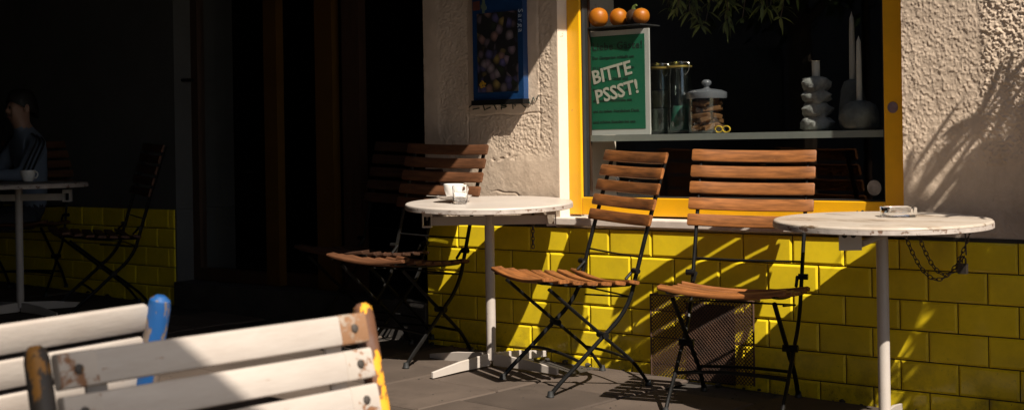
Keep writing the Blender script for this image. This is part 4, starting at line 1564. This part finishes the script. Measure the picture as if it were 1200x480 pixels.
# ================================================================== SEATED MAN
def person():
    p_ = thing('person', 'seated man in a pale blue jacket with three dark sleeve stripes, lost in shade', 'person', (-3.30, -0.30, gz(-3.30, -0.30)), 0)
    # local: faces +y, sitting on a chair of height 0.43
    J = {
        'pel': ((0, -0.06, 0.52), 0.125, 0.105), 'belly': ((0, -0.07, 0.68), 0.120, 0.10), 'chest': ((0, -0.05, 0.88), 0.145, 0.115), 'neckb': ((0, -0.03, 1.04), 0.085, 0.07),
        'neck': ((0, -0.005, 1.11), 0.052, 0.052), 'jaw': ((0, 0.025, 1.175), 0.064, 0.075), 'head': ((0, 0.012, 1.25), 0.076, 0.090), 'crown': ((0, 0.0, 1.315), 0.055, 0.065),
        'nose': ((0, 0.118, 1.215), 0.014, 0.014)}
    E_ = [('pel', 'belly'), ('belly', 'chest'), ('chest', 'neckb'), ('neckb', 'neck'), ('neck', 'jaw'), ('jaw', 'head'), ('head', 'crown'), ('head', 'nose')]
    for s, t in ((-1, 'r'), (1, 'l')):
        J['sh' + t] = ((s * 0.175, -0.04, 0.99), 0.068, 0.066)
        J['el' + t] = ((s * 0.235, 0.11, 0.79), 0.050, 0.050)
        J['wr' + t] = ((s * 0.12, 0.33, 0.80), 0.032, 0.030)
        J['ha' + t] = ((s * 0.085, 0.385, 0.795), 0.034, 0.020)
        J['hip' + t] = ((s * 0.10, 0.0, 0.50), 0.095, 0.085)
        J['kn' + t] = ((s * 0.13, 0.38, 0.49), 0.066, 0.066)
        J['an' + t] = ((s * 0.13, 0.36, 0.10), 0.042, 0.042)
        J['he' + t] = ((s * 0.13, 0.34, 0.035), 0.038, 0.034)
        J['to' + t] = ((s * 0.145, 0.52, 0.028), 0.036, 0.026)
        E_ += [('neckb', 'sh' + t), ('sh' + t, 'el' + t), ('el' + t, 'wr' + t), ('wr' + t, 'ha' + t), ('pel', 'hip' + t), ('hip' + t, 'kn' + t), ('kn' + t, 'an' + t), ('an' + t, 'he' + t), ('he' + t, 'to' + t)]
        for k in range(5):
            base_ = Vector(J['ha' + t][0])
            if k < 4:
                dx = s * (0.026 - 0.017 * k)
                ln = (0.055, 0.064, 0.060, 0.046)[k]
                J['f%d%s' % (k, t)] = (tuple(base_ + Vector((dx, 0.035, 0.004))), 0.0095, 0.0095)
                J['g%d%s' % (k, t)] = (tuple(base_ + Vector((dx * 1.1 - s * 0.008, 0.035 + ln * 0.6, 0.004))), 0.0085, 0.0085)
                J['h%d%s' % (k, t)] = (tuple(base_ + Vector((dx * 1.1 - s * 0.014, 0.035 + ln, -0.010))), 0.007, 0.007)
            else:
                J['f%d%s' % (k, t)] = (tuple(base_ + Vector((-s * 0.036, 0.002, 0.004))), 0.0105, 0.0105)
                J['g%d%s' % (k, t)] = (tuple(base_ + Vector((-s * 0.052, 0.028, 0.004))), 0.0095, 0.0095)
                J['h%d%s' % (k, t)] = (tuple(base_ + Vector((-s * 0.056, 0.050, 0.0))), 0.008, 0.008)
            E_ += [('ha' + t, 'f%d%s' % (k, t)), ('f%d%s' % (k, t), 'g%d%s' % (k, t)), ('g%d%s' % (k, t), 'h%d%s' % (k, t))]
    names = list(J)
    me_ = bpy.data.meshes.new('body')
    me_.from_pydata([J[n][0] for n in names], [(names.index(a), names.index(b_)) for a, b_ in E_], [])
    bo = link('body', me_)
    sk = bo.modifiers.new('skin', 'SKIN')
    sv = me_.skin_vertices[0].data
    for i, n in enumerate(names):
        sv[i].radius = (J[n][1], J[n][2])
        sv[i].use_root = (n == 'pel')
    sk.use_smooth_shade = True
    ss = bo.modifiers.new('sub', 'SUBSURF')
    ss.levels = 2
    ss.render_levels = 2
    dg = bpy.context.evaluated_depsgraph_get()
    fin = bpy.data.meshes.new_from_object(bo.evaluated_get(dg))
    bpy.data.objects.remove(bo)
    fin.materials.clear()
    for mm in (M['skin'], M['jacket'], M['trousers']):
        fin.materials.append(mm)
    for f in fin.polygons:
        c = f.center
        if c.z > 1.105:
            k = 0
        elif c.y > 0.315 and c.z > 0.7:
            k = 0
        elif c.z < 0.585:
            k = 2
        else:
            k = 1
        f.material_index = k
        f.use_smooth = True
    body = link('body', fin, p_)
    hm = MB()
    vs = []
    pr = []
    for i in range(9):
        a = math.pi * 0.5 * i / 8
        for k in range(20):
            b_ = 2 * math.pi * k / 20
            fr_ = 0.5 + 0.5 * math.sin(b_)          # front
            lowz = 1.255 + 0.035 * fr_ - 0.085 * (1 - fr_)
            z = lowz + (1.372 - lowz) * math.sin(a)
            rx, ry = 0.086 * math.cos(a) ** 0.6 + 0.001, 0.108 * math.cos(a) ** 0.6 + 0.001
            vs.append((rx * math.cos(b_) * (1 + 0.04 * math.sin(9 * b_ + i)), -0.004 + ry * math.sin(b_), z))
    fs = [(i * 20 + k, i * 20 + (k + 1) % 20, (i + 1) * 20 + (k + 1) % 20, (i + 1) * 20 + k) for i in range(8) for k in range(20)]
    hm.add(vs, fs)
    hm.build('hair', M['hair'], p_, angle=80)
    for s in (-1, 1):
        e = MB()
        e.lathe([(0.0001, -0.004), (0.011, -0.003), (0.012, 0.0), (0.010, 0.004), (0.0001, 0.003)], 10)
        e.xform(Matrix.Translation((s * 0.034, 0.098, 1.245)) @ Matrix.Rotation(R(-90), 4, 'X'))
        e.build('eye', M['hair'], p_)
        e = MB()
        e.lathe([(0.0001, -0.008), (0.022, -0.006), (0.030, 0.0), (0.022, 0.006), (0.0001, 0.005)], 12)
        e.xform(Matrix.Translation((s * 0.083, 0.0, 1.235)) @ Matrix.Rotation(R(90), 4, 'Y') @ Matrix.Scale(0.62, 4, Vector((0, 1, 0))))
        e.build('ear', M['skin'], p_)
        for k in range(3):
            off = (k - 1) * 0.026
            e = MB()
            A, B_ = Vector((s * 0.12, -0.04, 1.058)), Vector((s * 0.243, -0.02, 1.01))
            C = Vector((s * 0.300, 0.10, 0.80))
            pts = [q + Vector((0, off, off * 0.35)) for q in (A, A.lerp(B_, 0.5) + Vector((0, 0, 0.012)), B_ + Vector((s * 0.006, 0, 0)), B_.lerp(C, 0.5), C)]
            e.tube(smooth_path(pts), 0.0065, 6)
            e.build('sleeve_stripe', M['stripe'], p_)
    e = MB()
    e.tube([(-0.024, 0.095, 1.178), (0, 0.104, 1.177), (0.024, 0.095, 1.178)], 0.005, 6)
    e.build('mouth', plain('lips', (0.28, 0.11, 0.09), 0.6), p_)
    return p_


pm_ = person()
pm_.rotation_quaternion = Quaternion((0, 0, 1), R(-98 - 90))
pm_.scale = (0.89,) * 3
# crockery in front of him
for (x, y, lab) in ((-2.70, -0.62, 'white cup on the shaded table by the seated man'),):
    cc = copy_tree(cup)
    cc.location = (x, y, gz(-2.49, -0.80) + 0.702)
    tag(cc, lab, 'cup')

# ================================================================== STREET SIDE, OUT OF THE PICTURE
# potted shrub right of the picture: its leaves streak the plaster with shadow
rr = random.Random(21)
px_, py_ = 3.47, -0.26
pt = thing('potted_shrub', 'narrow leaved shrub in a terracotta pot against the right wall', 'plant', (px_, py_, gz(px_, py_)))
m = MB()
m.lathe([(0.16, 0.0), (0.22, 0.40), (0.235, 0.40), (0.235, 0.45), (0.205, 0.45), (0.20, 0.40), (0.0001, 0.40)], 32)
m.build('pot', M['terracotta'], pt)
m = MB()
lm = MB()
for k in range(60):
    a = rr.uniform(0, 6.28)
    sp = rr.uniform(0.05, 0.46)
    top = Vector((sp * math.cos(a), min(sp, 0.22) * math.sin(a), rr.uniform(0.9, 2.35) - 0.5 * max(0, -math.cos(a)) * sp / 0.46))
    st_ = Vector((0.06 * math.cos(a), 0.06 * math.sin(a), 0.40))
    pth = smooth_path([st_, st_.lerp(top, 0.5) + Vector((0, 0, 0.10)), top], 8)
    m.tube(pth, [0.008 - 0.0055 * i / (len(pth) - 1) for i in range(len(pth))], 5)
    for p_ in pth[4:]:
        for q in range(5):
            leaf_mesh(lm, p_, Vector((rr.gauss(0, 1), rr.gauss(0, 0.8), rr.uniform(-0.1, 1.2))), rr.uniform(0.11, 0.19), 0.019, 0.45, rr)
m.build('stems', M['bark'], pt)
tag(lm.build('leaves', M['leaf'], pt), kind='stuff')

# unseen parasols added to cut sky and bounce light on the wall
for (qx, qy, qa, lab) in ((-3.3, -3.75, 2.0, 'added unseen parasol blocking sky over the left end of the terrace'), (0.1, -3.72, 1.45, 'added unseen parasol blocking sky over the middle of the terrace'), (2.95, -3.02, 1.15, 'smaller added unseen parasol shading the right end of the terrace')):
    qb = 0.86 if qx > 2 else 1.6
    sq = thing('sky_block_parasol', lab, 'parasol', (qx, qy, gz(qx, qy)), 0, 'added unseen parasols over the terrace')
    m = MB()
    if qx > 2:
        m.tube(smooth_path([(1.70, 0.62, 0), (1.70, 0.62, 2.2), (1.60, 0.56, 2.95), (1.1, 0.38, 3.18), (0.0, 0, 3.06)]), 0.032, 12)
    else:
        m.tube([(0, 0, 0), (0, 0, 2.95)], 0.028, 12)
    m.build('pole', M['brown_paint'], sq)
    m = MB()
    m.add([(0, 0, 3.0), (-qa, -qb, 2.5), (qa, -qb, 2.5), (qa, qb, 2.5), (-qa, qb, 2.5)], [(0, 1, 2), (0, 2, 3), (0, 3, 4), (0, 4, 1)])
    cv = m.build('canopy', M['canvas'], sq, smooth=False)
    so = cv.modifiers.new('solid', 'SOLIDIFY')
    so.thickness = 0.006

# unseen parasol added to shade the left end of the front chair
pr_ = thing('parasol', 'added unseen parasol that shades the front chairs', 'parasol', (4.92, -5.585, gz(4.92, -5.585)))
m = MB()
m.tube([(0, 0, 0), (0, 0, 2.75)], 0.024, 12)
m.build('pole', M['brown_paint'], pr_)
m = MB()
vs = [(0, 0, 2.80)]
nk = 8
for k in range(nk):
    a = 2 * math.pi * k / nk + 0.2
    vs.append((1.45 * math.cos(a), 1.45 * math.sin(a), 2.38))
m.add(vs, [(0, 1 + k, 1 + (k + 1) % nk) for k in range(nk)])
cv = m.build('canopy', M['cream_canvas'], pr_, smooth=False)
so = cv.modifiers.new('solid', 'SOLIDIFY')
so.thickness = 0.006
for k in range(nk):
    m = MB()
    a = 2 * math.pi * k / nk + 0.2
    m.tube([(0, 0, 2.76), (1.43 * math.cos(a), 1.43 * math.sin(a), 2.355)], 0.008, 6)
    m.build('rib', M['brown_paint'], pr_)

# houses across the street (only seen as dark reflections)
hb = thing('opposite_house', 'shaded rendered house row across the street', 'building', (-4, -17, -0.5))
m = MB()
m.box(-26, 26, -6, 0, 0, 19)
m.build('wall', M['opposite'], hb, smooth=False)
for i in range(14):
    for j in range(4):
        m = MB()
        m.box(-23 + i * 3.5, -21.7 + i * 3.5, 0.004, 0.05, 1.2 + j * 3.5, 3.1 + j * 3.5)
        m.build('window', M['opp_glass'], hb, smooth=False)
rr = random.Random(33)
for ti, (tx, ty, lab) in enumerate(((-11.0, -10.5, 'street tree across the road to the left'), (-4.5, -11.0, 'street tree across the road opposite the entrance'))):
    tr = thing('street_tree', lab, 'tree', (tx, ty, gz(tx, ty) - 0.14), 0, 'street trees across the road')
    m = MB()
    m.tube([(0, 0, 0), (0.05, 0, 1.5), (0, 0.05, 3.0), (0.1, 0.1, 5.0)], [0.20, 0.17, 0.14, 0.06], 10)
    for k in range(7):
        a = k * 0.9
        m.tube([(0, 0.03, 2.4 + 0.25 * k), (0.8 * math.cos(a), 0.8 * math.sin(a), 3.2 + 0.3 * k), (1.5 * math.cos(a), 1.5 * math.sin(a), 3.7 + 0.3 * k)], [0.07, 0.045, 0.02], 6)
    m.build('trunk', M['bark'], tr)
    lm = MB()
    for k in range(5200):
        a, b_ = rr.uniform(0, 6.28), rr.uniform(-1, 1)
        q = rr.random() ** 0.4
        c = Vector((2.0 * q * math.cos(a) * math.sqrt(1 - b_ * b_), 2.0 * q * math.sin(a) * math.sqrt(1 - b_ * b_), 4.4 + 1.9 * q * b_))
        c += Vector((0.3 * math.sin(4 * c.z), 0.3 * math.sin(5 * c.x), 0.2 * math.sin(6 * c.y)))
        leaf_mesh(lm, c, Vector((rr.gauss(0, 1), rr.gauss(0, 1), rr.gauss(0, .6))), 0.18, 0.11, 0.4, rr)
    tag(lm.build('crown', M['leaf'], tr), kind='stuff')
